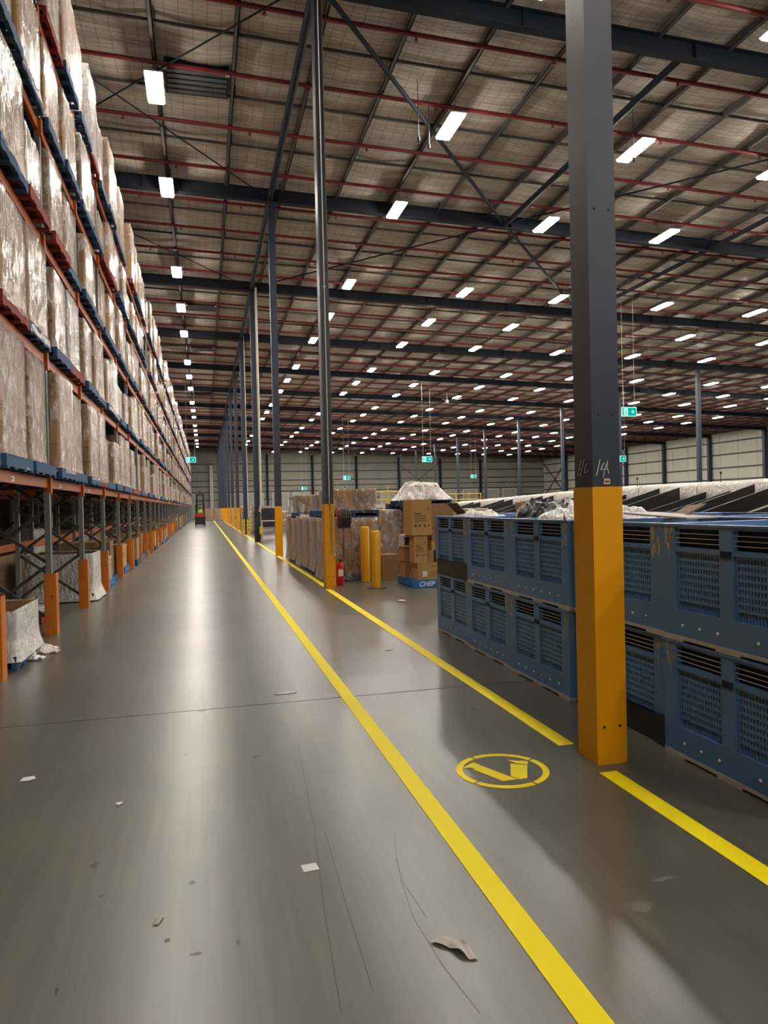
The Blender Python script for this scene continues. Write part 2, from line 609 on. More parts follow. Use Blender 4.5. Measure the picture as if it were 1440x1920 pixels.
wr = thing('wall_right', 'cream panelled side wall with dark girts beyond the sorter', 'wall', kind='structure')
mb = MB()
y = 50.0
rz = roof_z(XR) - 0.1
while y < YF - 1:
    MB().box(XR, XR + 0.2, y + 0.03, min(y + 3.37, YF), 0, rz).build('wall_panel', M_WALLR, wr)
    y += 3.4
MB().box(XR + 0.06, XR + 0.25, YN, YF, 0, rz).build('wall_backing', M_WALLR, wr)
for z in (9.1, 7.4, 5.6, 4.0, 2.4):
    MB().box(XR - 0.12, XR, 50, YF, z - 0.09, z + 0.09).build('girt', M_GIRT, wr)
for k in range(5, 13):
    y = BAY0 + BAY * k
    MB().box(XR - 0.6, XR - 0.1, y - 0.2, y + 0.2, 0, rafter_z(XR)).build('wall_column', M_NAVY, wr)
for a, b, z0, z1 in ((126.5, 136.2, 2.4, 9.5), (136.2, 126.5, 2.4, 9.5)):
    MB().bar((XR - 0.3, a, z0), (XR - 0.3, b, z1), 0.12, 0.12).build('wall_brace', M_GIRT, wr)

# ------------------------------------------------------------------ ceiling: sheeting, purlins, rafters, struts, braces
ce = thing('ceiling', 'low-pitched warehouse roof of foil insulation on purlins and dark rafters', 'ceiling', kind='structure')
PX = [-0.87 + 1.87 * k for k in range(-3, 38)]
vs, fs = [], []
gx, gy = [], []
for k in range(len(PX) - 1):
    gx += [PX[k] + 1.87 * t / 4 for t in range(4)]
gx.append(PX[-1])
y = YN
while y < YF:
    gy.append(y)
    y += 2.55 / 6
gy.append(YF)
for j, y in enumerate(gy):
    for i, x in enumerate(gx):
        u = ((x + 0.87) / 1.87) % 1.0
        w = ((y - 16.85) / 2.55) % 1.0
        sag = math.sin(PI * u) * (0.06 + 0.12 * noise.noise((x * 0.5, y * 0.6, 3))) + 0.09 * math.sin(PI * w)
        vs.append((x, y, roof_z(x) - sag + 0.03))
nx = len(gx)
for j in range(len(gy) - 1):
    for i in range(nx - 1):
        a = j * nx + i
        fs.append((a, a + nx, a + nx + 1, a + 1))
mb = MB()
mb.add(vs, fs, 0, True)
mb.build('foil_sheeting', M_ROOF, ce)
MB().add([(XL - 0.2, YN, roof_z(XL) + 0.25), (XR + 0.2, YN, roof_z(XR) + 0.25), (XR + 0.2, YF + 0.2, roof_z(XR) + 0.25), (XL - 0.2, YF + 0.2, roof_z(XL) + 0.25)], [(0, 1, 2, 3)]).build('roof_deck', M_GALV, ce)
for x in PX:
    z1 = roof_z(x)
    z0 = z1 - 0.25
    mb = MB().box(x - 0.012, x + 0.012, YN, YF, z0, z1).box(x - 0.095, x + 0.012, YN, YF, z0, z0 + 0.012).box(x - 0.012, x + 0.07, YN, YF, z1 - 0.012, z1)
    mb.box(x - 0.095, x - 0.083, YN, YF, z0, z0 + 0.03)
    mb.build('purlin', M_GALV, ce)
for k in range(-3, 13):
    y0 = BAY0 + BAY * k
    for q in (1, 2, 3):
        y = y0 + 2.55 * q
        if y < YN or y > 118:
            continue
        MB().bar((XL, y, roof_z(XL) - 0.12), (XR, y, roof_z(XR) - 0.12), 0.05, 0.07).build('bridging', M_GALV, ce)
for k in range(-3, 14):
    y = BAY0 + BAY * k
    if y > YF - 1:
        continue
    a, b = Vector((XL, y, rafter_z(XL))), Vector((XR, y, rafter_z(XR)))
    mb = MB()
    up = Vector((0, 0, 1))
    mb.bar(a + up * 0.01, b + up * 0.01, 0.22, 0.02)
    mb.bar(a + up * 0.42, b + up * 0.42, 0.22, 0.02)
    mb.bar(a + up * 0.215, b + up * 0.215, 0.014, 0.40)
    x = XL + 1.0
    while x < XR:
        z = rafter_z(x)
        mb.box(x - 0.006, x + 0.006, y - 0.1, y + 0.1, z + 0.02, z + 0.41)
        x += 4.3
    mb.build('rafter', M_NAVYD, ce)
    # fly braces and cleats under the near rafters
    if 0 < k < 6:
        for x in [2.4 + 5.61 * j for j in range(-1, 8)]:
            MB().bar((x + 0.3, y, rafter_z(x) + 0.05), (x + 0.3, y - 0.45, roof_z(x) - 0.2), 0.03, 0.03).bar((x + 0.3, y, rafter_z(x) + 0.05), (x + 0.3, y + 0.45, roof_z(x) - 0.2), 0.03, 0.03).build('fly_brace', M_NAVYD, ce)
zs = lambda x: rafter_z(x) + 0.12


def strut(x, ya, yb, r=0.09, mat=M_NAVYD):
    MB().cyl((x, ya, zs(x)), (x, yb, zs(x)), r, 8).build('strut', mat, ce)


for k in range(0, 13):
    strut(2.4, BAY0 + BAY * k, BAY0 + BAY * (k + 1), 0.1)
strut(10.95, 14.3, 24.5)
strut(19.8, 14.3, 24.5)
strut(19.8, 24.5, 34.7)
for p, q, r in [((2.5, 14.3), (10.95, 24.5), 0.055), ((10.95, 24.5), (19.8, 34.7), 0.055), ((19.8, 14.3), (10.95, 24.5), 0.03), ((10.95, 24.5), (2.4, 34.7), 0.03),
                ((2.3, 14.3), (-6.2, 24.5), 0.02), ((-6.2, 14.3), (2.3, 24.5), 0.02), ((2.3, 34.7), (-6.2, 24.5), 0.02)]:
    MB().cyl((p[0], p[1], zs(p[0]) + 0.05), (q[0], q[1], zs(q[0]) + 0.05), r, 8).build('roof_brace', M_NAVYD, ce)
MB().box(-2.95, -2.68, 6, YF, 11.55, 12.68).build('edge_girder', M_NAVYD, ce)

# dark louvred vents between purlins over the aisle
for k, y in enumerate((18.7, 39.6, 49.8, 70.2)):
    v = thing('roof_vent', 'dark louvred roof vent above the aisle, %s from the camera' % nth(k + 1), 'roof vent', (0.1, y, roof_z(0) - 0.42), group='roof vents above the aisle')
    MB().box(-0.8, 0.75, -0.55, 0.6, 0.12, 0.36).build('vent_housing', M_NAVYD, v)
    for s in range(5):
        MB().bar((-0.74, -0.45 + s * 0.22, 0.1), (0.7, -0.45 + s * 0.22, 0.1), 0.15, 0.015).build('louvre', M_GIRT, v)
    MB().box(-0.82, -0.72, -0.6, -0.5, 0.06, 0.12).build('bracket', M_WHITE, v)
    MB().box(0.66, 0.76, -0.6, -0.5, 0.06, 0.12).build('bracket', M_WHITE, v)

# ------------------------------------------------------------------ red sprinkler pipes
hd = MB().cyl((0, 0, 0), (0, 0, -0.12), 0.022, 6).cyl((0, 0, -0.12), (0, 0, -0.14), 0.05, 8).mesh('sprinkler_head', M_RED)
y = 13.0
k = 0
while y < 134:
    if abs(((y - BAY0 + BAY / 2) % BAY) - BAY / 2) > 0.3:
        k += 1
        pz = lambda x: roof_z(x) - 0.30
        p = MB().cyl((XL + 0.1, y, pz(XL)), (XR - 0.7, y, pz(XR)), 0.055, 8).build('sprinkler_pipe', M_RED)
        tag(p, 'red sprinkler pipe crossing under the roof, %s from the camera' % nth(k), 'sprinkler pipe', 'red sprinkler pipes under the roof')
        if y < 34:
            for j in range(0, 8 if y < 24 else 10):
                x = -1.9 + 3.4 * j + (k % 2) * 1.3
                inst('sprinkler_head', hd, p, (x, y, pz(x)))
    y += 2.55

# ------------------------------------------------------------------ high bay lamps
LW, LL = 0.36, 1.28
dif = MB().box(-LW / 2, LW / 2, -LL / 2, LL / 2, -0.05, 0.0).mesh('diffuser', M_LAMP)
hou = MB().box(-LW / 2 - 0.03, LW / 2 + 0.03, -LL / 2 - 0.03, LL / 2 + 0.03, 0.0, 0.03).box(-0.1, 0.1, -0.25, 0.25, 0.03, 0.1).mesh('housing', M_HOUSE)
dro = MB().cyl((0, -0.4, 0.0), (0, -0.4, 0.5), 0.006, 4).cyl((0, 0.4, 0.0), (0, 0.4, 0.5), 0.006, 4).mesh('suspension_wire', M_CABLE)
rows12 = [-0.93, 6.8, 12.65, 17.85, 24.15, 30.35, 36.95, 45.1, 51.9, 58.4, 64.9]
y12 = []
for j in range(-1, 7):
    y12 += [18.4 + 19.75 * (j - 1), 24.0 + 19.75 * (j - 1), 32.45 + 19.75 * (j - 1)]
for ri, x12 in enumerate(rows12):
    li = 0
    for yy in y12:
        x = x12
        for _ in range(3):
            lz = rafter_z(x) - 0.13
            x = x12 * (lz - EYE) / 10.35
        yw = yy * (1 + 0.0016 * (x12 + 1)) * (lz - EYE) / 10.35
        q_ = abs(((yw - BAY0 + BAY / 2) % BAY) - BAY / 2)
        if yw > YF - 8 or yw < YN + 2:
            continue
        if (ri > 8 and yw < 25) or (ri > 4 and yw < 10) or (ri > 0 and 0 < yw < 10) or (ri == 0 and 0 < yw < 8):
            continue
        li += 1
        L = thing('high_bay_light', 'bright roof light, %s row right of racking, %s along from camera' % (nth(ri + 1), nth(li)), 'ceiling light', (x, yw, lz), group='high bay lights under the roof')
        inst('diffuser', dif, L, (0, 0, 0))
        inst('housing', hou, L, (0, 0, 0))
        inst('suspension_wire', dro, L, (0, 0, 0.03), scale=(1, 1, max(0.2, (roof_z(x) - 0.1 - lz - 0.03) / 0.5)))

# ------------------------------------------------------------------ columns
def column(x, y, label, w=0.19, d=0.22, guard=1.72, gtop=None, near=False, kind='yellow', name='column'):
    t = thing(name, label, 'column', (x, y, 0), group='dark blue roof columns')
    top = rafter_z(x)
    MB().box(-w / 2, w / 2, -d / 2, d / 2, 0.0, top).build('shaft', M_NAVY, t)
    MB().box(-w / 2 - 0.06, w / 2 + 0.06, -d / 2 - 0.06, d / 2 + 0.06, top - 0.02, top).build('cap_plate', M_NAVYD, t)
    if kind == 'yellow':
        e = 0.008
        g = MB()
        g.box(-w / 2 - e, w / 2 + e, -d / 2 - e, -d / 2, 0, guard).box(-w / 2 - e, w / 2 + e, d / 2, d / 2 + e, 0, guard)
        g.box(-w / 2 - e, -w / 2, -d / 2, d / 2, 0, guard).box(w / 2, w / 2 + e, -d / 2, d / 2, 0, guard)
        g.build('guard', M_GUARD, t)
        if y < 30:
            for sx in (-0.055, 0.055):
                MB().cyl((sx, -d / 2 - e - 0.004, 0.235), (sx, -d / 2 - e, 0.235), 0.009, 10).build('bolt', M_BLACK, t)
    return t


c1 = column(2.43, 4.09, 'near dark blue column with yellow-orange guard, chalked letters and number, beside blue bins', guard=1.73)
c2 = column(2.41, 14.25, 'dark blue column with yellow guard carrying conduit and the hose reel', w=0.18, d=0.3, guard=1.69)
c3 = column(2.43, 24.5, 'dark blue column with yellow guard, second beyond the hose reel pallets', w=0.22, guard=1.68)
names = {3: 'bare dark column with pale downpipe beside the guard rail', 4: 'dark column with short perforated yellow guard in the aisle row'}
cols = [c1, c2, c3]
for k in range(3, 13):
    y = BAY0 + BAY * k
    lab = names.get(k, 'dark blue column with yellow guard in the aisle row, %s from the camera' % nth(k + 1))
    t = column(2.43, y, lab, w=0.24, guard=1.68, kind='yellow' if k > 4 else 'none')
    cols.append(t)
# near column: writing, sticker, holes
fy = -0.11 - 0.002


def strokes(t, name, strokes_px, yface, wid, mat, face='front'):
    mb = MB()
    for st in strokes_px:
        pts = []
        for px, py in st:
            if face == 'front':
                p = at(px, py, y=yface)
                pts.append((p.x - t.location.x, yface - t.location.y, p.z))
            else:
                p = at(px, py, x=yface)
                pts.append((yface - t.location.x, p.y - t.location.y, p.z))
        for a, b in zip(pts[:-1], pts[1:]):
            mb.bar(a, b, wid if face == 'front' else 0.002, 0.002 if face == 'front' else wid, 0, up=(0, 1, 0))
    return mb.build(name, mat, t)


cz = lambda u, v: (1050 + u / 9.6, 820 + v / 9.6)
S14 = [[cz(720, 395), cz(690, 530), cz(655, 685)], [cz(790, 450), cz(730, 580), cz(840, 570)], [cz(830, 480), cz(800, 600), cz(772, 725)], [cz(855, 420), cz(845, 540), cz(880, 660)]]
SHC = [[cz(385, 400), cz(350, 540), cz(320, 690)], [cz(435, 400), cz(400, 560), cz(365, 700)], [cz(330, 600), cz(410, 560)], [cz(490, 460), cz(450, 560), cz(440, 640), cz(475, 640), cz(510, 590)]]
o = strokes(c1, 'chalk_number', S14, 4.09 - 0.11 - 0.003, 0.006, M_CHALK)
o['label'] = 'chalk number 14'
o = strokes(c1, 'chalk_letters', SHC, 2.43 - 0.095 - 0.003, 0.006, M_CHALK, 'side')
o['label'] = 'chalk letters Hc'
o = MB().box(-0.022, 0.022, -0.115, -0.11, 1.745, 1.78, 0).box(-0.016, 0.016, -0.1155, -0.115, 1.757, 1.767, 1).build('sticker', [M_STICK, M_INK], c1)
for sx in (-0.05, 0.05):
    for z in (2.18, 3.45):
        MB().cyl((sx, -0.113, z), (sx, -0.109, z), 0.008, 8).build('bolt_hole', M_DARK, c1)
# second column: conduit and valve
MB().tube([(0.0, -0.165, 12.3), (0.0, -0.165, 1.68)], 0.012, 8).box(-0.03, 0.03, -0.175, -0.15, 6.0, 6.02).build('conduit', M_PIPE, c2)
MB().box(-0.088, -0.07, -0.156, -0.15, 1.7, 12.4).box(0.07, 0.088, -0.156, -0.15, 1.7, 12.4).build('flange_edge', M_GALV, c2)
MB().tube([(0.01, -0.175, 1.85), (0.01, -0.175, 1.55)], 0.009, 8).build('red_conduit', M_RED, c2)
MB().tube([(0.02, -0.17, 1.55), (0.02, -0.17, 0.72), (0.07, -0.17, 0.68)], 0.006, 6).tube([(0.05, -0.17, 1.5), (0.05, -0.17, 0.74), (0.09, -0.17, 0.70)], 0.006, 6).build('air_line', M_STEEL, c2)
MB().cyl((0.07, -0.17, 0.66), (0.11, -0.17, 0.66), 0.018, 8).build('tap', M_YRAIL, c2)
# fourth column: pale downpipe
MB().tube([(0.17, -0.14, 12.2), (0.17, -0.14, 1.75), (0.1, -0.13, 1.45)], 0.06, 10).build('downpipe', M_PIPE, cols[3])
MB().box(-0.14, 0.14, -0.13, 0.13, 0, 1.5).build('base_sleeve', M_BLACK, cols[3])
# fifth column: perforated guard
g = MB()
for s in (-1, 1):
    x0 = s * 0.16
    for r in range(5):
        z0 = 0.19 * r
        g.box(x0 - 0.1, x0 + 0.1, -0.17, -0.155, z0, z0 + 0.09)
        g.box(x0 - 0.1, x0 - 0.04, -0.17, -0.155, z0 + 0.09, z0 + 0.19)
        g.box(x0 + 0.04, x0 + 0.1, -0.17, -0.155, z0 + 0.09, z0 + 0.19)
    g.box(s * 0.26 - 0.01, s * 0.26 + 0.01, -0.17, 0.15, 0, 0.95)
g.build('perforated_guard', M_YRAIL, cols[4])
MB().cyl((0.15, -0.15, 1.0), (0.15, -0.15, 12.2), 0.025, 6).build('conduit', M_PIPE, cols[4])
# inner row of columns
for k in range(4, 13):
    column(35.0, BAY0 + BAY * k, 'slim dark blue inner column, %s of the row beyond the sorter' % nth(k - 3), w=0.26, d=0.26, kind='none')

# ------------------------------------------------------------------ floor markings
def slab(pts, z0=0.0005, z1=0.003):
    return MB().prism(pts, z0, z1)


ln = slab([(1.10, 1.2), (1.21, 1.2), (1.20, 112), (1.09, 112)]).build('lane_line', M_LINE)
tag(ln, 'long yellow painted line down the middle of the aisle floor', 'floor line')
segs = [(0.9, 3.86), (4.37, 13.98), (14.5, 24.25), (24.7, 34.4), (34.9, 44.6), (45.2, 54.8), (55.4, 65.0), (65.6, 75.2), (75.8, 98)]
where = ['in front of the near column', 'between the near column and the hose reel column', 'beside the wrapped pallet row', 'beside the black screen',
         'leading to the perforated guard column', 'fifth stretch', 'sixth stretch', 'seventh stretch', 'eighth stretch, farthest']
for (a, b), w in zip(segs, where):
    w0 = 2.27 if a < 14 else 2.30
    ln = slab([(w0, a), (w0 + 0.115, a), (w0 + 0.115, b), (w0, b)]).build('walkway_line', M_LINE)
    tag(ln, 'yellow walkway line %s' % (w if 'stretch' not in w else 'along the columns, ' + w), 'floor line', 'yellow walkway line pieces')
sy = thing('floor_symbol', 'yellow painted walking-feet symbol in a ring on the floor', 'floor symbol', (1.735, 4.08, 0))
gaps = [1.95, 0.42, -1.2, 3.7]
gaps = sorted([g % (2 * PI) for g in gaps])
for i in range(4):
    a0, a1 = gaps[i] + 0.03, gaps[(i + 1) % 4] - 0.03 + (2 * PI if i == 3 else 0)
    n = 16
    mb = MB()
    for j in range(n):
        t0, t1 = a0 + (a1 - a0) * j / n, a0 + (a1 - a0) * (j + 1) / n
        ro, rn = 0.283, 0.243
        mb.prism([(rn * math.cos(t0), rn * math.sin(t0)), (ro * math.cos(t0), ro * math.sin(t0)), (ro * math.cos(t1), ro * math.sin(t1)), (rn * math.cos(t1), rn * math.sin(t1))], 0.0005, 0.003)
    mb.build('ring_arc', M_LINE, sy)
sp = lambda u, v: (lambda p: (p.x - 1.735, p.y - 4.08))(at(840 + u / 6.857, 1390 + v / 6.857, z=0))
for nm, poly in (('foot', [(185, 350), (290, 290), (330, 275), (425, 312), (360, 350), (275, 340)]), ('leg', [(432, 318), (885, 490), (705, 515), (315, 362)]),
                 ('leg', [(803, 290), (1020, 310), (1018, 475), (915, 490), (803, 450)]), ('foot', [(760, 245), (925, 258), (950, 250), (1030, 262), (1020, 303), (880, 283)])):
    MB().prism([sp(*p) for p in reversed(poly)], 0.0005, 0.003).build(nm, M_LINE, sy)

# ------------------------------------------------------------------ pallets and wrapped loads
PW = 1.165


def pallet_parts():
    """list of (name, MB) for a pallet whose bearers run along x, local origin at floor centre"""
    out = []
    h = PW / 2
    n = 7
    bw = 0.125
    for i in range(n):
        yc = -h + bw / 2 + (PW - bw) * i / (n - 1)
        out.append(('deck_board', MB().box(-h, h, yc - bw / 2, yc + bw / 2, 0.13, 0.15)))
    for yc in (-h + 0.03, 0, h - 0.03):
        pass
    for xc in (-h + 0.025, 0, h - 0.025):
        out.append(('bearer', MB().box(xc - 0.025, xc + 0.025, -h, h, 0.022, 0.13)))
    for yc in (-h + 0.07, -0.2, 0.2, h - 0.07):
        out.append(('bottom_board', MB().box(-h, h, yc - 0.06, yc + 0.06, 0.0, 0.02)))
    return out


PP = pallet_parts()
PAL_MATS = {'blue': M_BLUEP, 'red': M_REDP, 'bright': M_BLUEB, 'wood': M_WOOD}
PAL_MESH = {}
for key, m in PAL_MATS.items():
    whole = MB()
    for nm, q in PP:
        whole.add(q.v, q.f)
    PAL_MESH[key] = (whole.mesh('pallet', m), [(nm, q.mesh(nm, m)) for nm, q in PP])


def pallet(loc, colr, label, group, near=False, rot=0.0):
    if near:
        t = thing('pallet', label, 'pallet', loc, rot, group)
        for nm, me in PAL_MESH[colr][1]:
            inst(nm, me, t)
        return t
    return tag(inst('pallet', PAL_MESH[colr][0], None, loc, rot), label, 'pallet', group)


def film_mb(W, D, H, seed, crinkle=0.014, skirt=0.03, sag=0.0, nper=9, m=11):
    """stretch film wrapped round a load: W along y, D along x"""
    mb = MB()
    rings = []
    hw, hd = D / 2 + 0.012, W / 2 + 0.012
    for k in range(m + 1):
        zb_ = -0.13 if seed in (0, 3) and H > 0.7 else -0.06
        z = zb_ + (H + 0.01 - zb_) * k / m
        ring = []
        for s in range(4):
            for i in range(nper):
                t = -1 + 2 * i / nper
                if s == 0:
                    x, y, nx_, ny_ = hw * t, -hd, 0, -1
                elif s == 1:
                    x, y, nx_, ny_ = hw, hd * t, 1, 0
                elif s == 2:
                    x, y, nx_, ny_ = -hw * t, hd, 0, 1
                else:
                    x, y, nx_, ny_ = -hw, -hd * t, -1, 0
                nz = 0.55 * noise.noise((x * 3.1 + seed * 7.3, y * 3.1, z * 2.2)) + 0.7 * noise.noise((x * 11 + seed, y * 11, z * 8))
                off = crinkle * (nz + 0.7) + (skirt * max(0, 1 - (z - zb_) / 0.2) * (1.5 if zb_ < -0.1 else 1))
                ring.append((x + nx_ * off, y + ny_ * off, z + 0.01 * nz))
        rings.append(ring)
    n = nper * 4
    for f in (0.82, 0.45, 0.0):
        ring = []
        for (x, y, z) in rings[m]:
            nz = noise.noise((x * f * 4 + seed, y * f * 4, 9))
            ring.append((x * f, y * f, H + 0.012 + 0.012 * nz - sag * (1 - f)))
        rings.append(ring)
    vs = [p for r in rings for p in r]
    fs = []
    for k in range(len(rings) - 1):
        for i in range(n):
            j = (i + 1) % n
            fs.append((k * n + i, k * n + j, (k + 1) * n + j, (k + 1) * n + i))
    mb.add(vs, fs, 0, True)
    return mb


_carton_cache, _stack_cache, _film_cache = {}, {}, {}


def carton_mesh(dx, dy, dz, style):
    key = (round(dx, 2), round(dy, 2), round(dz, 2), style)
    if key in _carton_cache:
        return _carton_cache[key]
    g = 0.004
    mb = MB().box(-dx / 2 + g, dx / 2 - g, -dy / 2 + g, dy / 2 - g, g, dz - g, 0)
    e = 0.002
    mb.box(-0.025, 0.025, -dy / 2 + g - e, dy / 2 - g + e, dz * 0.86, dz - g + e, 1)
    mats = {'brown': [M_CARD, M_TAPE, M_INK], 'tan': [M_CARD2, M_TAPE, M_INK], 'white': [M_CARDW, M_CARDW, M_INK], 'dark': [M_CARDD, M_TAPE, M_INK], 'whitered': [M_CARDW, M_PINK, M_INK]}[style]
    if style in ('white', 'whitered'):
        mb.box(-dx * 0.3, dx * 0.05, -dy / 2 + g - e, -dy / 2 + g, dz * 0.68, dz * 0.8, 2)
        mb.box(dx * 0.18, dx * 0.36, -dy / 2 + g - e, -dy / 2 + g, dz * 0.3, dz * 0.5, 2)
        if style == 'whitered':
            mb.box(-dx / 2 + g, dx / 2 - g, -dy / 2 + g - e, -dy / 2 + g, dz * 0.05, dz * 0.14, 1)
    elif dz > 0.2:
        for q in range(3):
            mb.box(-dx * 0.34, -dx * 0.34 + dx * (0.25 + 0.08 * q), -dy / 2 + g - e, -dy / 2 + g, dz * (0.62 - 0.1 * q), dz * (0.65 - 0.1 * q), 2)
            mb.box(dx / 2 - g, dx / 2 - g + e, -dy * 0.3, -dy * 0.3 + dy * (0.2 + 0.1 * q), dz * (0.62 - 0.1 * q), dz * (0.65 - 0.1 * q), 2)
    me = mb.mesh('carton', mats)
    _carton_cache[key] = me
    return me


def carton_layout(W, D, H, nx_, ny_, nz):
    return [(-D / 2 + D / nx_ * (i + 0.5), -W / 2 + W / ny_ * (j + 0.5), H / nz * k) for k in range(nz) for j in range(ny_) for i in range(nx_)], (D / nx_, W / ny_, H / nz)


def load(loc, W, D, H, style, label, group, near=False, film=True, grid=(2, 2, 3), rot=0.0, seed=0, fm=None, sag=0.0):
    grid = tuple(grid)
    cells, (dx, dy, dz) = carton_layout(W, D, H, *grid)
    nm = 'wrapped_load' if film else 'carton_stack'
    if near:
        t = thing(nm, label, 'pallet load', loc, rot, group)
        me = carton_mesh(dx, dy, dz, style)
        for c in cells:
            inst('carton', me, t, c)
    else:
        key = (round(W, 2), round(D, 2), round(H, 2), style, grid)
        if key not in _stack_cache:
            one = carton_mesh(dx, dy, dz, style)
            mb = MB()
            src_v = [tuple(v.co) for v in one.vertices]
            src_f = [tuple(p.vertices) for p in one.polygons]
            src_m = [p.material_index for p in one.polygons]
            for c in cells:
                o = len(mb.v)
                mb.v += [(v[0] + c[0], v[1] + c[1], v[2] + c[2]) for v in src_v]
                mb.f += [tuple(i + o for i in f) for f in src_f]
                mb.m += src_m
                mb.s += [False] * len(src_f)
            _stack_cache[key] = mb.mesh('stacked_cartons', list(one.materials))
        t = tag(inst(nm, _stack_cache[key], None, loc, rot), label, 'pallet load', group)
    if film:
        fk = (round(W, 2), round(D, 2), round(H, 2), seed % 5, sag, fm.name if fm else '')
        if fk not in _film_cache:
            _film_cache[fk] = film_mb(W, D, H, seed % 5, sag=sag).mesh('film_wrap', fm or M_FILM)
        inst('film_wrap', _film_cache[fk], t)
    return t


# ------------------------------------------------------------------ pallet racking on the left
RY0, RS = 5.13, 2.67
NB = 41
XF, XB = -2.06, -3.06
LEV = [2.11, 3.77, 5.36, 6.90, 8.42]
rack = thing('pallet_racking', 'long orange and grey pallet racking lining the left of the aisle', 'racking', (0, 0, 0))
post = MB().box(-0.035, 0.035, -0.045, 0.045, 0, 9.6).mesh('upright', M_POST)
postp = MB().box(-0.06, 0.06, -0.06, 0.06, 0, 0.012).mesh('foot_plate', M_POST)
guardm = MB().box(-0.075, 0.075, -0.085, -0.075, 0, 0.83).box(0.065, 0.075, -0.075, 0.085, 0, 0.83).box(-0.075, -0.065, -0.075, 0.085, 0, 0.83).add([(0.03, -0.086, 0), (0.076, -0.05, 0), (0.076, -0.05, 0.83), (0.03, -0.086, 0.83)], [(0, 1, 2, 3)]).mesh('post_guard', M_ORANGE)
boltm = MB().cyl((0.0, -0.09, 0.52), (0.0, -0.085, 0.52), 0.013, 8).mesh('bolt', M_BLACK)
brA = MB().bar((XF, 0, 0), (XB, 0, 0.75), 0.03, 0.045).mesh('brace', M_BRACE)
brB = MB().bar((XB, 0, 0), (XF, 0, 0.75), 0.03, 0.045).mesh('brace', M_BRACE)
lat = MB()
for q in range(12):
    a, b = (XF, XB) if q % 2 == 0 else (XB, XF)
    lat.bar((a, 0, 0.2 + 0.75 * q), (b, 0, 0.95 + 0.75 * q), 0.03, 0.045)
latm = lat.mesh('frame_bracing', M_BRACE)
for k in range(NB + 1):
    y = RY0 + RS * k
    f = inst('upright', post, rack, (XF, y, 0))
    inst('upright', post, rack, (XB, y, 0))
    if k < 8:
        inst('foot_plate', postp, rack, (XF, y, 0))
        for q in range(12):
            inst('brace', brA if q % 2 == 0 else brB, rack, (0, y, 0.2 + 0.75 * q))
        for q in range(3):
            inst('brace', brB if q % 2 == 0 else brA, rack, (0, y + 0.02, 0.2 + 0.75 * q))
    else:
        inst('frame_bracing', latm, rack, (0, y, 0))
    if k < 19:
        gz = inst('post_guard', guardm, rack, (XF + 0.02, y, 0))
        if k < 6:
            inst('bolt', boltm, gz, (0.02, 0, 0))
bl = RS - 0.09
beamm = MB().box(-0.025, 0.025, -bl / 2, bl / 2, -0.13, 0).mesh('beam', M_BEAM)
conm = MB().box(-0.03, 0.045, -0.05, 0.05, -0.2, 0.03).mesh('beam_connector', M_BEAM)
crossm = MB().box(XB, XF, -0.03, 0.03, -0.11, -0.06).mesh('cross_tie', M_BRACE)
stick = MB().box(0.0255, 0.027, -0.13, 0.0, -0.11, -0.05, 0).box(0.0262, 0.0275, -0.12, -0.07, -0.09, -0.07, 1).mesh('bar_label', [M_WHITE, M_INK])
for k in range(NB):
    yc = RY0 + RS * (k + 0.5)
    for li, z in enumerate(LEV):
        b = inst('beam', beamm, rack, (XF - 0.005, yc, z))
        if k < 18:
            inst('beam', beamm, rack, (XB - 0.015, yc, z))
        if k < 7:
            inst('cross_tie', crossm, rack, (0, yc, z))
            inst('beam_connector', conm, rack, (XF + 0.015, RY0 + RS * k, z))
        if li == 0 and k < 4:
            inst('bar_label', stick, b, (0, -0.45, 0))
# rear frames of the back-to-back run
rack2 = thing('pallet_racking', 'dim second racking run standing behind the loaded aisle racking', 'racking', (0, 0, 0))
for k in range(0, NB, 1):
    y = RY0 + RS * k
    if k > 24:
        break
    inst('upright', post, rack2, (-3.42, y, 0))
    inst('upright', post, rack2, (-4.42, y, 0))
    inst('frame_bracing', latm, rack2, (-1.36, y, 0))
    inst('beam', beamm, rack2, (-3.40, y + RS / 2, LEV[0]))
    inst('beam', beamm, rack2, (-4.44, y + RS / 2, LEV[0]))
    inst('beam', beamm, rack2, (-3.40, y + RS / 2, 1.1))

lv_words = ['lowest', 'second', 'third', 'fourth', 'top']
special = {(2, 1, 1): ('white', 1.14, (2, 2, 4)), (3, 0, 4): ('whitered', 1.6, (2, 2, 4)), (2, 0, 0): ('brown', 1.3, (2, 2, 4)), (1, 1, 0): ('brown', 1.32, (2, 2, 4)),
           (1, 0, 0): ('brown', 1.34, (2, 2, 4)), (1, 0, 1): ('brown', 1.12, (1, 1, 2)), (1, 1, 1): ('brown', 1.15, (2, 1, 3)), (2, 0, 1): ('brown', 1.1, (2, 2, 3)),
           (1, 0, 2): ('brown', 1.12, (2, 2, 3)), (2, 1, 3): ('tan', 1.1, (1, 2, 3)), (2, 0, 3): ('tan', 1.12, (1, 1, 3)), (3, 1, 2): ('tan', 1.1, (2, 2, 2)),
           (3, 1, 0): ('brown', 1.3, (2, 2, 4)), (4, 0, 0): ('brown', 0.95, (2, 2, 3)), (3, 0, 2): ('brown', 0.95, (2, 2, 2))}
count = 0
far_cart, far_pal, far_film = MB(), MB(), MB()
HS = [1.2, 1.25, 1.1, 0.95, 0.75, 1.22]
HU = [1.12, 1.05, 0.92, 1.15, 0.8, 1.1]
HT = [1.5, 1.62, 1.35, 1.2, 1.55, 1.45]
GR = [(2, 2, 3), (2, 2, 4), (2, 3, 5), (2, 1, 2)]
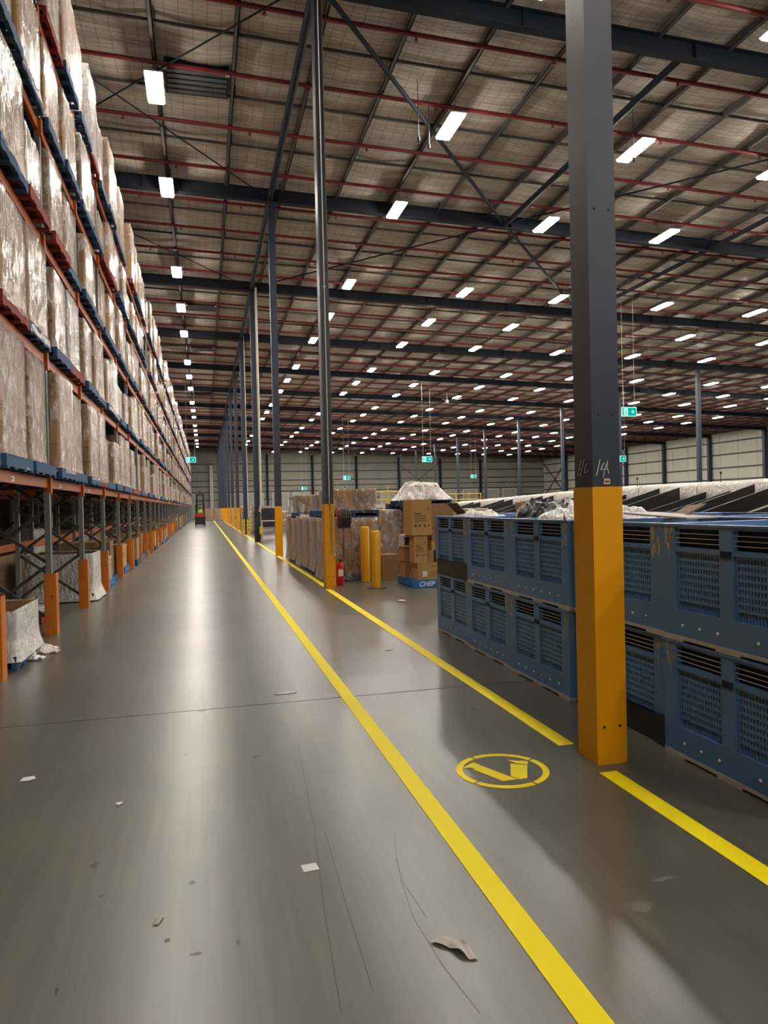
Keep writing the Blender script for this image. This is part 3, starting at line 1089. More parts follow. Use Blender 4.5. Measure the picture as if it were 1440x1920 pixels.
for k in range(NB):
    for h in (0, 1):
        yc = RY0 + RS * k + RS / 2 + (-0.605 if h == 0 else 0.605)
        for li, z in enumerate(LEV):
            if (k, h, li) in special:
                style, H, grid = special[(k, h, li)]
            else:
                r = R.random()
                style = 'brown' if r < 0.72 else ('tan' if r < 0.86 else ('white' if r < 0.94 else 'dark'))
                H = R.choice(HT if li == 4 else (HS if li == 0 else HU))
                grid = R.choice(GR)
                if R.random() < (0.05 if k > 3 else 0.0) and k < 60:
                    continue
            pc = R.choice(['blue', 'blue', 'blue', 'blue', 'blue', 'wood', 'blue', 'red', 'red', 'blue'])
            if k < 4 and pc == 'wood':
                pc = 'blue'
            if k < 3 and li == 0:
                pc = 'blue'
            jx = R.uniform(-0.03, 0.03)
            xc = -2.50 + jx
            seed = R.randint(0, 4)
            Wd = R.choice([1.08, 1.08, 1.02, 0.96, 0.9])
            where_ = '%s shelf, %s bay, %s half' % (lv_words[li], nth(k + 1), 'nearer' if h == 0 else 'farther')
            if k < 27 or (k < 31 and li in (0, 2, 4)):
                count += 1
                near = k < 5
                col_w = {'brown': 'brown', 'tan': 'tan', 'white': 'white', 'whitered': 'white and red', 'dark': 'dark brown'}[style]
                pw = {'blue': 'blue', 'red': 'red', 'wood': 'bare timber'}[pc]
                pallet((xc, yc, z + 0.002), pc, '%s pallet under a wrapped load, %s' % (pw, where_), 'pallets on the racking', near and k < 5)
                load((xc, yc, z + 0.155), Wd, Wd, H, style, '%s wrapped %s cartons, %s' % ('tall' if H > 1.15 else 'low', col_w, where_), 'wrapped loads on the racking', near, True, grid, R.uniform(-0.02, 0.02), seed)
            else:
                far_pal.box(xc - 0.58, xc + 0.58, yc - 0.58, yc + 0.58, z + 0.002, z + 0.15)
                far_cart.box(xc - Wd / 2, xc + Wd / 2, yc - Wd / 2, yc + Wd / 2, z + 0.155, z + 0.155 + H)
                fm_ = film_mb(Wd, Wd, H, seed, nper=4, m=5)
                far_film.add([(a + xc, b + yc, c + z + 0.155) for a, b, c in fm_.v], fm_.f, 0, True)
o = far_cart.build('distant_loads', M_CARD)
tag(o, 'distant mass of wrapped cartons at the far end of the racking', 'pallet loads', kind='stuff')
MBF = far_film.build('film_wrap', M_FILM, o)
o = far_pal.build('distant_pallets', M_BLUEP)
tag(o, 'distant blue pallets under loads at the far end of the racking', 'pallets', kind='stuff')


# ground level goods under the racks
def open_box(loc, W, D, H, label, group, mat=M_CARD, name='open_carton', rot=0.0, film=None):
    t = thing(name, label, 'open carton', loc, rot, group)
    e = 0.012
    MB().box(-D / 2, D / 2, -W / 2, -W / 2 + e, 0, H).box(-D / 2, D / 2, W / 2 - e, W / 2, 0, H).box(-D / 2, -D / 2 + e, -W / 2, W / 2, 0, H).build('side_wall', mat, t)
    MB().box(D / 2 - e, D / 2, -W / 2, W / 2, 0, H).build('front_wall', M_CARDW if film else mat, t)
    MB().box(-D / 2, D / 2, -W / 2, W / 2, 0, 0.01).build('bottom', mat, t)
    if film:
        mb = film_mb(W, D, H, 3, crinkle=0.02, skirt=0.06)
        n = 36
        keep = [f for f in mb.f if max(f) < 12 * n]
        mb.f = keep
        mb.m = [0] * len(keep)
        mb.s = [True] * len(keep)
        mb.build('film_wrap', film, t)
    return t


pallet((-2.53, 8.75, 0), 'blue', 'dark blue pallet on the floor under the nearest white open carton', 'pallets on the floor under the racking', True)
open_box((-2.53, 8.75, 0.152), 1.1, 1.1, 0.46, 'low open carton with white film-wrapped side, between the two nearest orange guards', 'open cartons under the racking', film=M_FILMW)
for i, (dy, zz, ln_) in enumerate([(0.25, 0.02, 0.25), (-0.1, 0.05, 0.16), (0.45, 0.03, 0.2)]):
    mb = MB()
    pts, n = [], 9
    for a in range(n):
        for b in range(5):
            u, v = a / (n - 1), b / 4
            pts.append((-1.95 + u * ln_ + 0.03 * noise.noise((u * 5, v * 5, i)), 8.75 + dy + 0.12 * v, 0.012 + 0.05 * abs(noise.noise((u * 6, v * 6, i + 4))) + 0.08 * (1 - u) * v))
    mb.add(pts, [(a * 5 + b, (a + 1) * 5 + b, (a + 1) * 5 + b + 1, a * 5 + b + 1) for a in range(n - 1) for b in range(4)], 0, True)
    tag(mb.build('film_scrap', M_FILMW), 'loose white film tail on floor beside nearest open carton, %s one' % nth(i + 1), 'plastic film')
pallet((-2.95, 12.0, 0), 'red', 'red pallet on floor with crumpled film, beyond the second orange guard', 'pallets on the floor under the racking', True)
pallet((-2.6, 14.6, 0), 'blue', 'blue pallet on floor under the tall white-sided open carton', 'pallets on the floor under the racking', True)
open_box((-2.6, 14.6, 0.152), 1.1, 1.1, 0.72, 'tall open brown carton with white film side, beyond the third orange guard', 'open cartons under the racking', mat=M_CARDD, film=M_FILMW)
mb = MB()
n = 22
pts = []
for a in range(n):
    for b in range(n):
        u, v = a / (n - 1) * 2 - 1, b / (n - 1) * 2 - 1
        pts.append((-2.95 + u * 0.56, 12.0 + v * 0.6, 0.16 + 0.10 * abs(noise.noise((u * 4, v * 4, 2))) * (1 - max(abs(u), abs(v)) ** 4)))
mb.add(pts, [(a * n + b, (a + 1) * n + b, (a + 1) * n + b + 1, a * n + b + 1) for a in range(n - 1) for b in range(n - 1)], 0, True)
tag(mb.build('film_heap', M_FILMW), 'crumpled film and flattened packaging lying on the red floor pallet', 'plastic film')
tag(MB().bar((-2.5, 8.15, 0.01), (-2.5, 8.2, 0.01), 0.01, 0.01).build('film_scrap', M_FILMW), 'tiny film scrap on the floor at the nearest orange guard', 'plastic film')
pat = [('tan', 0.6), ('brown', 0.75), ('tan', 0.5), ('dark', 0.8), ('brown', 0.6), ('tan', 0.7)]
gi = 0
for k in range(4, 30):
    for h in (0, 1):
        if k > 16 and h == 1:
            continue
        gi += 1
        yc = RY0 + RS * k + RS / 2 + (-0.62 if h == 0 else 0.62)
        st, H = pat[(k * 2 + h) % 6]
        H *= R.uniform(0.7, 1.1) * (1.9 if k > 16 else 1)
        pc = 'bright' if R.random() < 0.4 else R.choice(['blue', 'blue', 'red'])
        xc = -2.62 + R.uniform(-0.1, 0.1)
        pw = {'bright': 'bright blue', 'blue': 'dull blue', 'red': 'red'}[pc]
        pallet((xc, yc, 0), pc, '%s floor pallet, %s bay under the racking, %s half' % (pw, nth(k + 1), 'nearer' if h == 0 else 'farther'), 'pallets on the floor under the racking')
        if (gi % 3) == 0:
            open_box((xc, yc, 0.152), 1.05, 1.1, H, 'open %s carton on floor pallet, %s bay, %s half' % ('brown', nth(k + 1), 'nearer' if h == 0 else 'farther'), 'open cartons under the racking', mat=M_CARD)
        else:
            load((xc, yc, 0.152), 1.0, 1.05, round(H, 1), st, '%s carton stack on floor pallet, %s bay, %s half' % ({'tan': 'tan', 'brown': 'brown', 'dark': 'dark brown'}[st], nth(k + 1), 'nearer' if h == 0 else 'farther'), 'carton stacks under the racking', False, gi % 4 == 1, R.choice([(1, 2, 2), (2, 2, 2), (1, 1, 1)]), R.uniform(-0.06, 0.06), gi, M_FILMT)
for k in range(1, 22):
    yc = RY0 + RS * k + RS / 2
    H = round(R.uniform(0.6, 1.3), 1)
    load((-3.95, yc, 0.0), 1.9, 0.95, H, R.choice(['brown', 'dark', 'tan', 'white']), 'dim carton stack on the floor of the second racking run, %s bay' % nth(k), 'carton stacks in the second racking run', False, k % 2 == 0, (1, 3, 2), 0.0, k, M_FILMT)
    if k < 14:
        load((-3.95, yc, 2.115), 2.2, 0.95, 1.0, R.choice(['brown', 'dark']), 'dim wrapped carton stack on the shelf of the second racking run, %s bay' % nth(k), 'carton stacks in the second racking run', False, True, (1, 3, 2), 0.0, k)

# ------------------------------------------------------------------ blue pallet bins
BL, BD, BH = 1.19, 1.2, 0.742     # along y, along x, height


def bin_meshes(short):
    """front wall facing -x; local: x=0 at the outer face, y centred, z=0 at base"""
    q = {}
    t = 0.035
    hb = BL / 2
    zb = 0.036 if not short else 0.20
    w = MB()
    # stiles and rails round two windows
    wy = [(-hb + 0.14, -0.055), (0.055, hb - 0.14)]
    top0, top1 = BH - 0.145, BH - 0.03
    pz0, pz1 = 0.20, BH - 0.175
    w.box(0, t, -hb + 0.005, -hb + 0.14, zb, BH - 0.012)
    w.box(0, t, hb - 0.14, hb - 0.005, zb, BH - 0.012)
    w.box(0, t, -0.055, 0.055, zb, BH - 0.012)
    for a, b in wy:
        w.box(0, t, a, b, top1, BH - 0.012)
        w.box(0, t, a, b, pz1, top0)
        w.box(0, t, a, b, zb, pz0)
    q['front_wall'] = w.mesh('front_wall', M_BIN)
    p = MB()
    for a, b in wy:
        a2, b2 = a + 0.02, b - 0.02
        rows, n = 7, 15
        zt, zl = pz1 - 0.015, pz0 + 0.055
        rh = (zt - zl) / rows
        p.box(0.012, 0.02, a, a2, pz0, pz1)
        p.box(0.012, 0.02, b2, b, pz0, pz1)
        p.box(0.012, 0.02, a2, b2, zt, pz1)
        for r in range(rows):
            z0 = zl + rh * r
            p.box(0.012, 0.02, a2, b2, z0, z0 + rh * 0.42)
            for c in range(n + 1):
                yc = a2 + (b2 - a2) * c / n
                p.box(0.0135, 0.02, yc - 0.0065, yc + 0.0065, z0 + rh * 0.42, z0 + rh)
        for c in range(n + 1):
            yc = a2 + (b2 - a2) * c / n
            p.box(0.018, 0.0225, yc - 0.004, yc + 0.004, pz0, zl)
    q['perforated_panel'] = p.mesh('perforated_panel', M_BIN)
    q['slot_shade_backing'] = MB().box(0.0225, 0.030, -hb + 0.1, hb - 0.1, pz0 - 0.01, pz1 + 0.01).mesh('slot_shade_backing', M_BINI)  # added backing in darkened blue, standing in for shade in the slots
    q['interior_shade_sheet'] = MB().box(0.05, 0.06, -hb + 0.05, hb - 0.05, 0.1, BH - 0.02).mesh('interior_shade_sheet', M_DARK)  # added near-black sheet that stands in for shade behind the vents
    vb = []
    for a, b in wy:
        for i in range(3):
            z = top0 + (top1 - top0) * (i + 1) / 4
            vb.append(MB().box(0.003, 0.007, a, b, z - 0.002, z + 0.002).mesh('vent_bar', M_EDGE))
    q['vent_bars'] = vb
    q['latch'] = MB().box(-0.004, 0.0, -0.05, 0.05, BH - 0.15, BH - 0.03, 0).box(-0.006, 0.001, -0.042, 0.042, BH - 0.19, BH - 0.15, 1).mesh('latch', [M_BIN, M_DARK])
    q['top_rim'] = MB().box(-0.006, 0.04, -hb, hb, BH - 0.014, BH).box(BD - 0.04, BD + 0.006, -hb, hb, BH - 0.014, BH).box(0.04, BD - 0.04, -hb, -hb + 0.04, BH - 0.014, BH).box(0.04, BD - 0.04, hb - 0.04, hb, BH - 0.014, BH).mesh('top_rim', M_BINL)
    q['side_wall'] = MB().box(0.035, BD, -hb + 0.005, -hb + 0.04, zb, BH - 0.014).box(0.035, BD, hb - 0.04, hb - 0.005, zb, BH - 0.014).box(BD - 0.035, BD, -hb + 0.04, hb - 0.04, zb, BH - 0.014).mesh('side_wall', M_BIN)
    q['load_floor'] = MB().box(0.06, BD - 0.035, -hb + 0.04, hb - 0.04, 0.1, 0.13).mesh('load_floor', M_BINI)
    if short:
        q['base'] = MB().box(0.02, BD, -hb + 0.005, hb - 0.005, 0.0, 0.2).box(0.0, 0.1, -hb + 0.005, -hb + 0.14, 0.0, 0.22).mesh('base', M_BLACK)
    else:
        q['base'] = MB().box(0.02, BD - 0.01, -hb + 0.02, hb - 0.02, 0.008, 0.05).box(-0.004, 0.05, -hb + 0.01, -hb + 0.2, 0.0, 0.02).box(-0.004, 0.05, hb - 0.2, hb - 0.01, 0.0, 0.02).box(-0.002, 0.05, -0.1, 0.1, 0.0, 0.02).box(-0.003, 0.03, -hb + 0.005, hb - 0.005, 0.014, 0.036).mesh('base', M_EDGE)
    q['rivet'] = MB().cyl((0, 0, 0), (-0.006, 0, 0), 0.011, 8, r2=0.007).mesh('rivet', M_WHITE)
    return q


BM = {False: bin_meshes(False), True: bin_meshes(True)}


def residue(seed, n, w=0.1, h=0.12):
    rr = random.Random(seed)
    mb = MB()
    for i in range(n):
        cy_, cz_ = rr.uniform(-w / 2, w / 2), rr.uniform(-h / 2, h / 2)
        m = rr.randint(5, 8)
        a, b = rr.uniform(0.006, 0.022), rr.uniform(0.012, 0.045)
        pts = [(-0.0012, cy_ + a * math.cos(2 * PI * j / m) * rr.uniform(0.5, 1.1), cz_ + b * math.sin(2 * PI * j / m) * rr.uniform(0.5, 1.1)) for j in range(m)]
        mb.add(pts, [tuple(range(m))])
    return mb.mesh('label_residue', M_RESID)


RES = [residue(s, 13) for s in range(6)]


def pallet_bin(x, y0, z, label, group, short=False, detail=True, seed=0):
    q = BM[short]
    t = thing('pallet_bin', label, 'pallet bin', (x, y0 + BL / 2, z), 0, group)
    hb = BL / 2
    for nm in ('front_wall', 'perforated_panel', 'slot_shade_backing', 'interior_shade_sheet', 'latch', 'top_rim', 'side_wall', 'load_floor', 'base'):
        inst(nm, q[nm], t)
    if detail:
        for me in q['vent_bars']:
            inst('vent_bar', me, t)
        if not short:
            for i in range(6):
                yy = -hb + 0.2 + i * (BL - 0.4) / 5
                if seed == 8 and i == 2:
                    continue
                inst('rivet', q['rivet'], t, (0, yy, 0.105))
        for i, yy in enumerate((-hb + 0.07, hb - 0.07)):
            stuff(inst('label_residue', RES[(seed + i) % 6], t, (0, yy, BH - 0.1), scale=(1, 1, 1.2 + 0.3 * ((seed + i) % 3))))
    return t


BX = 2.885
bys = [7.685, 6.487, 5.289, 4.093, 2.898]
posw = ['farthest from the camera', 'second from the far end', 'third from the far end', 'behind the near column', 'nearest the camera']
for i, y0 in enumerate(bys):
    sh_lo = (i == 3)
    sh_up = (i == 0)
    dx = (0.03, 0.0, -0.02, 0.03, 0.0)[i]
    pallet_bin(BX + dx, y0, 0.0, 'lower blue slatted pallet bin in front row, %s' % posw[i], 'front row of blue pallet bins', sh_lo, True, i * 2)
    pallet_bin(BX + dx * 0.5, y0 - 0.004, BH + 0.003, 'upper blue slatted pallet bin in front row, %s' % posw[i], 'front row of blue pallet bins', sh_up, True, 8 if i == 4 else i * 2 + 1)
for i, y0 in enumerate(bys):
    pallet_bin(4.13, y0, 0.0, 'lower blue pallet bin in back row, %s' % posw[i], 'back row of blue pallet bins', False, False)
    pallet_bin(4.13, y0 - 0.003, BH + 0.003, 'upper blue pallet bin in back row, %s' % posw[i], 'back row of blue pallet bins', False, False)
ZT = 2 * BH + 0.003


def heap(name, c, sx, sy, h, mat, label, cat, seed, n=26, zbase=0.0, rough=1.0, thick=True):
    """crumpled closed heap of film or bags"""
    mb = MB()
    pts = []
    for a in range(n):
        for b in range(n):
            u, v = a / (n - 1) * 2 - 1, b / (n - 1) * 2 - 1
            r = max(abs(u), abs(v))
            k = math.hypot(u, v)
            s = (r / k) if k > 1e-6 else 1
            uu, vv = u * s, v * s
            dome = max(0, 1 - (uu * uu + vv * vv)) ** 0.6
            nz = noise.noise((u * 2.3 + seed * 5, v * 2.3, 1)) + 0.6 * rough * noise.noise((u * 6 + seed, v * 6, 4)) + 0.3 * rough * noise.noise((u * 14 + seed, v * 14, 7))
            pts.append((c[0] + uu * sx * (1 + 0.15 * nz), c[1] + vv * sy * (1 + 0.15 * nz), c[2] + zbase + h * dome * (0.75 + 0.55 * nz)))
    mb.add(pts, [(a * n + b, (a + 1) * n + b, (a + 1) * n + b + 1, a * n + b + 1) for a in range(n - 1) for b in range(n - 1)], 0, True)
    return tag(mb.build(name, mat), label, cat)


# bin fillings
for i, y0 in enumerate(bys):
    for r, (x0, wd) in enumerate(((BX, 'front'), (4.13, 'back'))):
        heap('bin_filling', (x0 + 0.6, y0 + 0.6, ZT - 0.16), 0.53, 0.54, 0.13, M_FILMW if (i + r) % 2 == 0 else M_CARDD,
             '%s filling the upper %s row bin, %s' % ('crumpled white film' if (i + r) % 2 == 0 else 'loose cardboard', wd, posw[i]), 'packaging waste', i * 3 + r, 18)
heap('plastic_bag', (3.75, 7.35, ZT - 0.04), 0.35, 0.42, 0.24, M_BAG, 'glossy black plastic bag heaped on the front bins, left of the near column', 'plastic bag', 31)
heap('film_heap', (3.55, 6.0, ZT - 0.04), 0.5, 0.62, 0.19, M_FILMW, 'long heap of clear crumpled film on front bins, touching near column in the view', 'plastic film', 12, 34)
heap('film_heap', (4.35, 7.6, ZT - 0.04), 0.45, 0.5, 0.22, M_FILMW, 'pale film heap behind the glossy black bag on the bins', 'plastic film', 17)
heap('film_heap', (3.3, 8.35, ZT - 0.03), 0.32, 0.4, 0.1, M_FILMW, 'low white film heap on the farthest front bin', 'plastic film', 21)
heap('plastic_bag', (4.15, 3.95, ZT - 0.05), 0.42, 0.30, 0.26, M_BAG, 'dark bag under clear film on the bins at the right edge', 'plastic bag', 5)
heap('film_heap', (3.65, 3.3, ZT - 0.03), 0.32, 0.32, 0.11, M_FILMW, 'low clear film heap at the right edge in front of the dark bag', 'plastic film', 8)
heap('film_heap', (4.5, 3.95, ZT - 0.05), 0.55, 0.4, 0.3, M_FILMT, 'shiny clear film draped over the dark bag at the right edge', 'plastic film', 9)


def sheet(p, w, d, rotz, tilt, mat, label, name='cardboard_sheet', roll=0.0):
    mb = MB().box(-w / 2, w / 2, -d / 2, d / 2, -0.006, 0.006)
    o = mb.build(name, mat)
    o.location = p
    o.rotation_euler = (tilt, roll, rotz)
    return tag(o, label, 'cardboard')


sheet((3.5, 4.85, ZT + 0.03), 0.34, 0.6, 0.25, 0.06, M_EDGE, 'pale flattened cardboard sheet lying tilted on the bins right of the near column')
sheet((3.75, 5.0, ZT + 0.05), 0.22, 0.42, -0.3, -0.05, M_CARDD, 'brown cardboard flap standing up on the bins right of the near column', roll=-0.5)
sheet((3.12, 8.55, ZT + 0.07), 0.28, 0.24, 0.2, 0.0, M_CARDD, 'dark tilted card on the farthest front bin', roll=0.75)


def carton(loc, dx, dy, dz, mat, label, group=None, rot=0.0, prints=None, tape=True, cat='carton'):
    t = thing('carton', label, cat, loc, rot, group)
    MB().box(-dx / 2, dx / 2, -dy / 2, dy / 2, 0, dz).build('body', mat, t)
    if tape:
        MB().box(-0.022, 0.022, -dy / 2 - 0.001, dy / 2 + 0.001, dz - 0.07, dz + 0.001).build('tape', M_TAPE, t)
    MB().box(-dx / 2 - 0.0006, dx / 2 + 0.0006, -0.002, 0.002, dz - 0.0, dz + 0.0012).build('flap_seam', M_INK, t)
    e = dy / 2 + 0.0015
    if prints:
        mb = MB()
        for (u0, u1, v0, v1) in prints:
            mb.box(-dx / 2 + dx * u0, -dx / 2 + dx * u1, -e, -e + 0.001, dz * v0, dz * v1)
        mb.build('print', M_INK, t)
    return t


carton((4.35, 9.2, ZT + 0.0), 0.22, 0.2, 0.15, M_CARD2, 'small tan carton on the bins beside the dark tilted card')
carton((4.55, 4.55, ZT + 0.0), 0.2, 0.2, 0.13, M_CARD, 'small brown carton against the dark bag at the right edge')
pallet_bin(4.13, 8.895, 0.0, 'lower blue pallet bin at the far end of the back row', 'back row of blue pallet bins', False, False)
pallet_bin(4.13, 8.895, BH + 0.003, 'upper blue pallet bin at the far end of the back row', 'back row of blue pallet bins', False, False)
heap('bin_filling', (4.73, 9.5, ZT - 0.16), 0.5, 0.52, 0.13, M_FILMW, 'crumpled white film filling the far end bin of the back row', 'packaging waste', 44, 18)

# ------------------------------------------------------------------ sorter with black chutes
so = thing('sorter', 'long pale covered sorting conveyor with black chutes behind the blue bins', 'conveyor', (12.0, 0, 0))


def cover(ya, yb, za, zb, name='cover_panel'):
    mb = MB()
    n = 10
    prof = [(0.0, -0.42), (0.0, -0.12), (0.12, -0.02), (0.5, 0.0), (1.3, 0.0), (1.6, -0.15), (1.6, -0.5)]
    vs = []
    for i in range(n + 1):
        t = i / n
        y = ya + (yb - ya) * t
        z = za + (zb - za) * t
        for px_, pz_ in prof:
            vs.append((px_ + 0.03 * noise.noise((y, pz_ * 3, 1)), y, z + pz_ + 0.02 * noise.noise((y * 1.5, px_, 5))))
    m = len(prof)
    mb.add(vs, [(i * m + j, (i + 1) * m + j, (i + 1) * m + j + 1, i * m + j + 1) for i in range(n) for j in range(m - 1)], 0, True)
    return mb.build(name, M_SORT, so)


ye = [8, 10.5, 13.0, 15.5, 18.0, 20.5, 23.0, 25.5, 28.0, 30.5, 33.0, 35.5, 38.0]
for a, b in zip(ye[:-1], ye[1:]):
    f = lambda y: 2.04 if y < 20 else 2.04 - (y - 20) * 0.024
    cover(a, b - 0.02, f(a), f(b))
MB().box(0.1, 1.5, 8, 38, 0.55, 1.2).build('conveyor_bed', M_STEEL, so)
for y in [9 + 3.0 * k for k in range(10)]:
    MB().box(0.1, 0.2, y, y + 0.1, 0, 0.6).build('leg', M_STEEL, so)
    MB().box(1.4, 1.5, y, y + 0.1, 0, 0.6).build('leg', M_STEEL, so)
for k, y in enumerate([9.6 + 1.72 * k for k in range(15)]):
    hi = (k % 2 == 0)
    zt_ = (f(y) - 0.12) if hi else (f(y) - 0.24)
    x1 = -0.1 if hi else 0.05
    x0 = -2.3
    zl_ = zt_ - 0.62
    ch = MB()
    for s in (-0.42, 0.42):
        ch.add([(x1, s - 0.02, zt_), (x0, s - 0.02, zl_), (x0, s - 0.02, zl_ - 0.34), (x1, s - 0.02, zt_ - 0.34), (x1, s + 0.02, zt_), (x0, s + 0.02, zl_), (x0, s + 0.02, zl_ - 0.34), (x1, s + 0.02, zt_ - 0.34)],
               [(0, 1, 2, 3), (7, 6, 5, 4), (0, 4, 5, 1), (1, 5, 6, 2), (2, 6, 7, 3), (3, 7, 4, 0)])
    ch.build('chute_side', M_CHUTE, so, (0, y, 0))
    MB().add([(x1, -0.4, zt_ - 0.2), (x0, -0.4, zl_ - 0.2), (x0, 0.4, zl_ - 0.2), (x1, 0.4, zt_ - 0.2)], [(0, 1, 2, 3), (3, 2, 1, 0)]).build('chute_bed', M_STEEL, so, (0, y, 0))
    MB().bar((x1, -0.46, zt_ - 0.37), (x0, -0.46, zl_ - 0.37), 0.03, 0.07).build('chute_trim', M_WHITE, so, (0, y, 0))
    MB().box(x0, x0 + 0.06, -0.42, -0.36, 0, zl_ - 0.2).box(x0, x0 + 0.06, 0.36, 0.42, 0, zl_ - 0.2).build('chute_leg', M_STEEL, so, (0, y, 0))
    if k % 2 == 1 and k < 9:
        MB().cyl((0.1, y, f(y) - 0.1), (0.1, y, f(y) + 0.16), 0.008, 5).cyl((0.1, y, f(y) + 0.16), (0.1, y, f(y) + 0.22), 0.025, 8).build('beacon_rod', M_BLACK, so)

# ------------------------------------------------------------------ goods beyond the hose reel column
sid = 'wrapped pallets beside the walkway'
base_w = ['nearest the hose reel column', 'second along the walkway', 'third along the walkway', 'fourth along the walkway', 'fifth along the walkway', 'sixth along, farthest']
for i in range(6):
    yc = 15.95 + 1.27 * i
    nearp = i < 2
    pallet((3.10, yc, 0), 'blue', 'dark pallet on the floor under the wrapped load %s' % base_w[i], sid, nearp)
    load((3.10, yc, 0.152), 1.12, 1.16, 1.22 if i != 4 else 1.15, 'brown', 'tall wrapped brown load on floor pallet, %s' % base_w[i], sid, nearp, True, (2, 2, 4), 0.0, i, M_FILM)
ups = [(0, 1.39, 0.46, 'brown'), (1, 1.39, 0.38, 'brown'), (4, 1.32, 0.5, 'dark')]
for i, z, H, st in ups:
    yc = 15.95 + 1.27 * i
    pallet((3.14, yc, z), 'blue', 'blue pallet stacked on top of the wrapped load %s' % base_w[i], sid, True, 0.05)
    load((3.14, yc, z + 0.152), 1.02, 1.05, H, st, 'short wrapped cartons on raised pallet, above the load %s' % base_w[i], sid, True, True, (2, 1, 1), 0.05, i + 2, M_FILMT, 0.05)
# second stack to the right with crates on top
pallet((4.42, 17.6, 0), 'blue', 'floor pallet behind the yellow bollards under low brown wrapped cartons', sid, True)
load((4.42, 17.6, 0.152), 1.15, 1.15, 1.36, 'brown', 'wrapped brown carton stack behind the two yellow bollards', sid, True, True, (2, 2, 5), 0.0, 3, M_FILMT)
cr = thing('black_crate', 'black plastic crate lying on the wrapped stack behind the bollards', 'crate', (4.75, 17.4, 1.53))
MB().box(-0.3, 0.3, -0.2, 0.2, 0, 0.02).box(-0.3, -0.28, -0.2, 0.2, 0.02, 0.14).box(0.28, 0.3, -0.2, 0.2, 0.02, 0.14).box(-0.28, 0.28, 0.18, 0.2, 0.02, 0.14).build('shell', M_BLACK, cr)
for k in range(6):
    MB().box(-0.28 + 0.1 * k, -0.24 + 0.1 * k, -0.2, -0.18, 0.02, 0.14).build('slat', M_BLACK, cr)
MB().box(-0.3, 0.3, -0.205, -0.18, 0.12, 0.14).build('rim', M_BLACK, cr)
# raised film-draped load
pallet((5.35, 17.3, 0), 'blue', 'floor pallet hidden behind the tan cartons, under the tall draped load', sid)
load((5.35, 17.3, 0.152), 1.12, 1.12, 1.42, 'brown', 'tall brown carton stack behind the tan cartons pallet', sid, False, True, (2, 2, 4), 0.0, 1, M_FILMT)
pallet((5.2, 17.0, 1.59), 'blue', 'blue pallet high on the stack behind the tan cartons', sid, True, 0.1)
t = load((5.2, 17.0, 1.742), 0.7, 0.6, 0.36, 'brown', 'film-draped cartons forming a tent on the highest blue pallet', sid, True, False, (2, 1, 1), 0.1)
mb = MB()
prof = [(1.0, 0.0), (0.98, 0.02), (0.8, 0.12), (0.62, 0.30), (0.52, 0.39), (0.3, 0.41), (0.0, 0.41)]
n = 40
vs = []
for r_, z_ in prof:
    for i in range(n):
        a = 2 * PI * i / n
        sq = 1 / max(abs(math.cos(a)), abs(math.sin(a)))
        w_ = 0.62 * r_ * (sq if r_ < 0.99 or True else 1) * (1 + 0.16 * noise.noise((a * 4, z_ * 6, 1)))
        vs.append((w_ * math.cos(a), w_ * math.sin(a), z_ * (1 + 0.25 * noise.noise((math.cos(a) * 1.5, math.sin(a) * 1.5, 7))) + 0.05 * noise.noise((a * 6, r_ * 5, 2))))
mb.add(vs, [(k * n + i, k * n + (i + 1) % n, (k + 1) * n + (i + 1) % n, (k + 1) * n + i) for k in range(len(prof) - 1) for i in range(n)], 0, True)
mb.build('draped_film', film_mat('draped_film', (0.8, 0.76, 0.72, 1), (0.25, 0.7), 0.15, 0.7), t)

# tan carton pallet
TG = 'cartons stacked on the bright blue pallet'
pt = pallet((4.50, 14.0, 0), 'bright', 'bright blue pallet with white lettering under the tan cartons', 'pallets on the floor', True)
fc = bpy.data.curves.new('pallet_lettering', 'FONT')
fc.body = 'CHEP'
fc.size = 0.13
fc.shear = 0.3
fc.extrude = 0.001
fc.offset = 0.004
fc.materials.append(M_TEXTW)
_tmp = bpy.data.objects.new('tmp_text', fc)
C.objects.link(_tmp)
bpy.context.view_layer.update()
_me = bpy.data.meshes.new_from_object(_tmp.evaluated_get(bpy.context.evaluated_depsgraph_get()))
bpy.data.objects.remove(_tmp)
_me.name = 'pallet_lettering'
fo = bpy.data.objects.new('pallet_lettering', _me)
C.objects.link(fo)
fo.parent = pt
fo.location = (-0.47, -0.5905, 0.032)
fo.rotation_euler = (PI / 2, 0, 0)
MB().box(-0.585, 0.585, -0.588, -0.582, 0.005, 0.148).build('side_board', M_BLUEB, pt)
prn = [(0.12, 0.45, 0.60, 0.625), (0.12, 0.70, 0.535, 0.555), (0.12, 0.75, 0.465, 0.485), (0.12, 0.78, 0.395, 0.41), (0.05, 0.97, 0.335, 0.338),
       (0.14, 0.24, 0.235, 0.30), (0.36, 0.46, 0.25, 0.29), (0.62, 0.68, 0.225, 0.305), (0.80, 0.87, 0.245, 0.29), (0.78, 0.90, 0.735, 0.75), (0.82, 0.86, 0.75, 0.79), (0.05, 0.97, 0.69, 0.693)]
def boxat(x0, x1, y0, d, z0, z1, *k, **kw):
    return carton(((x0 + x1) / 2, y0 + d / 2, z0), x1 - x0, d, z1 - z0, *k, **kw)


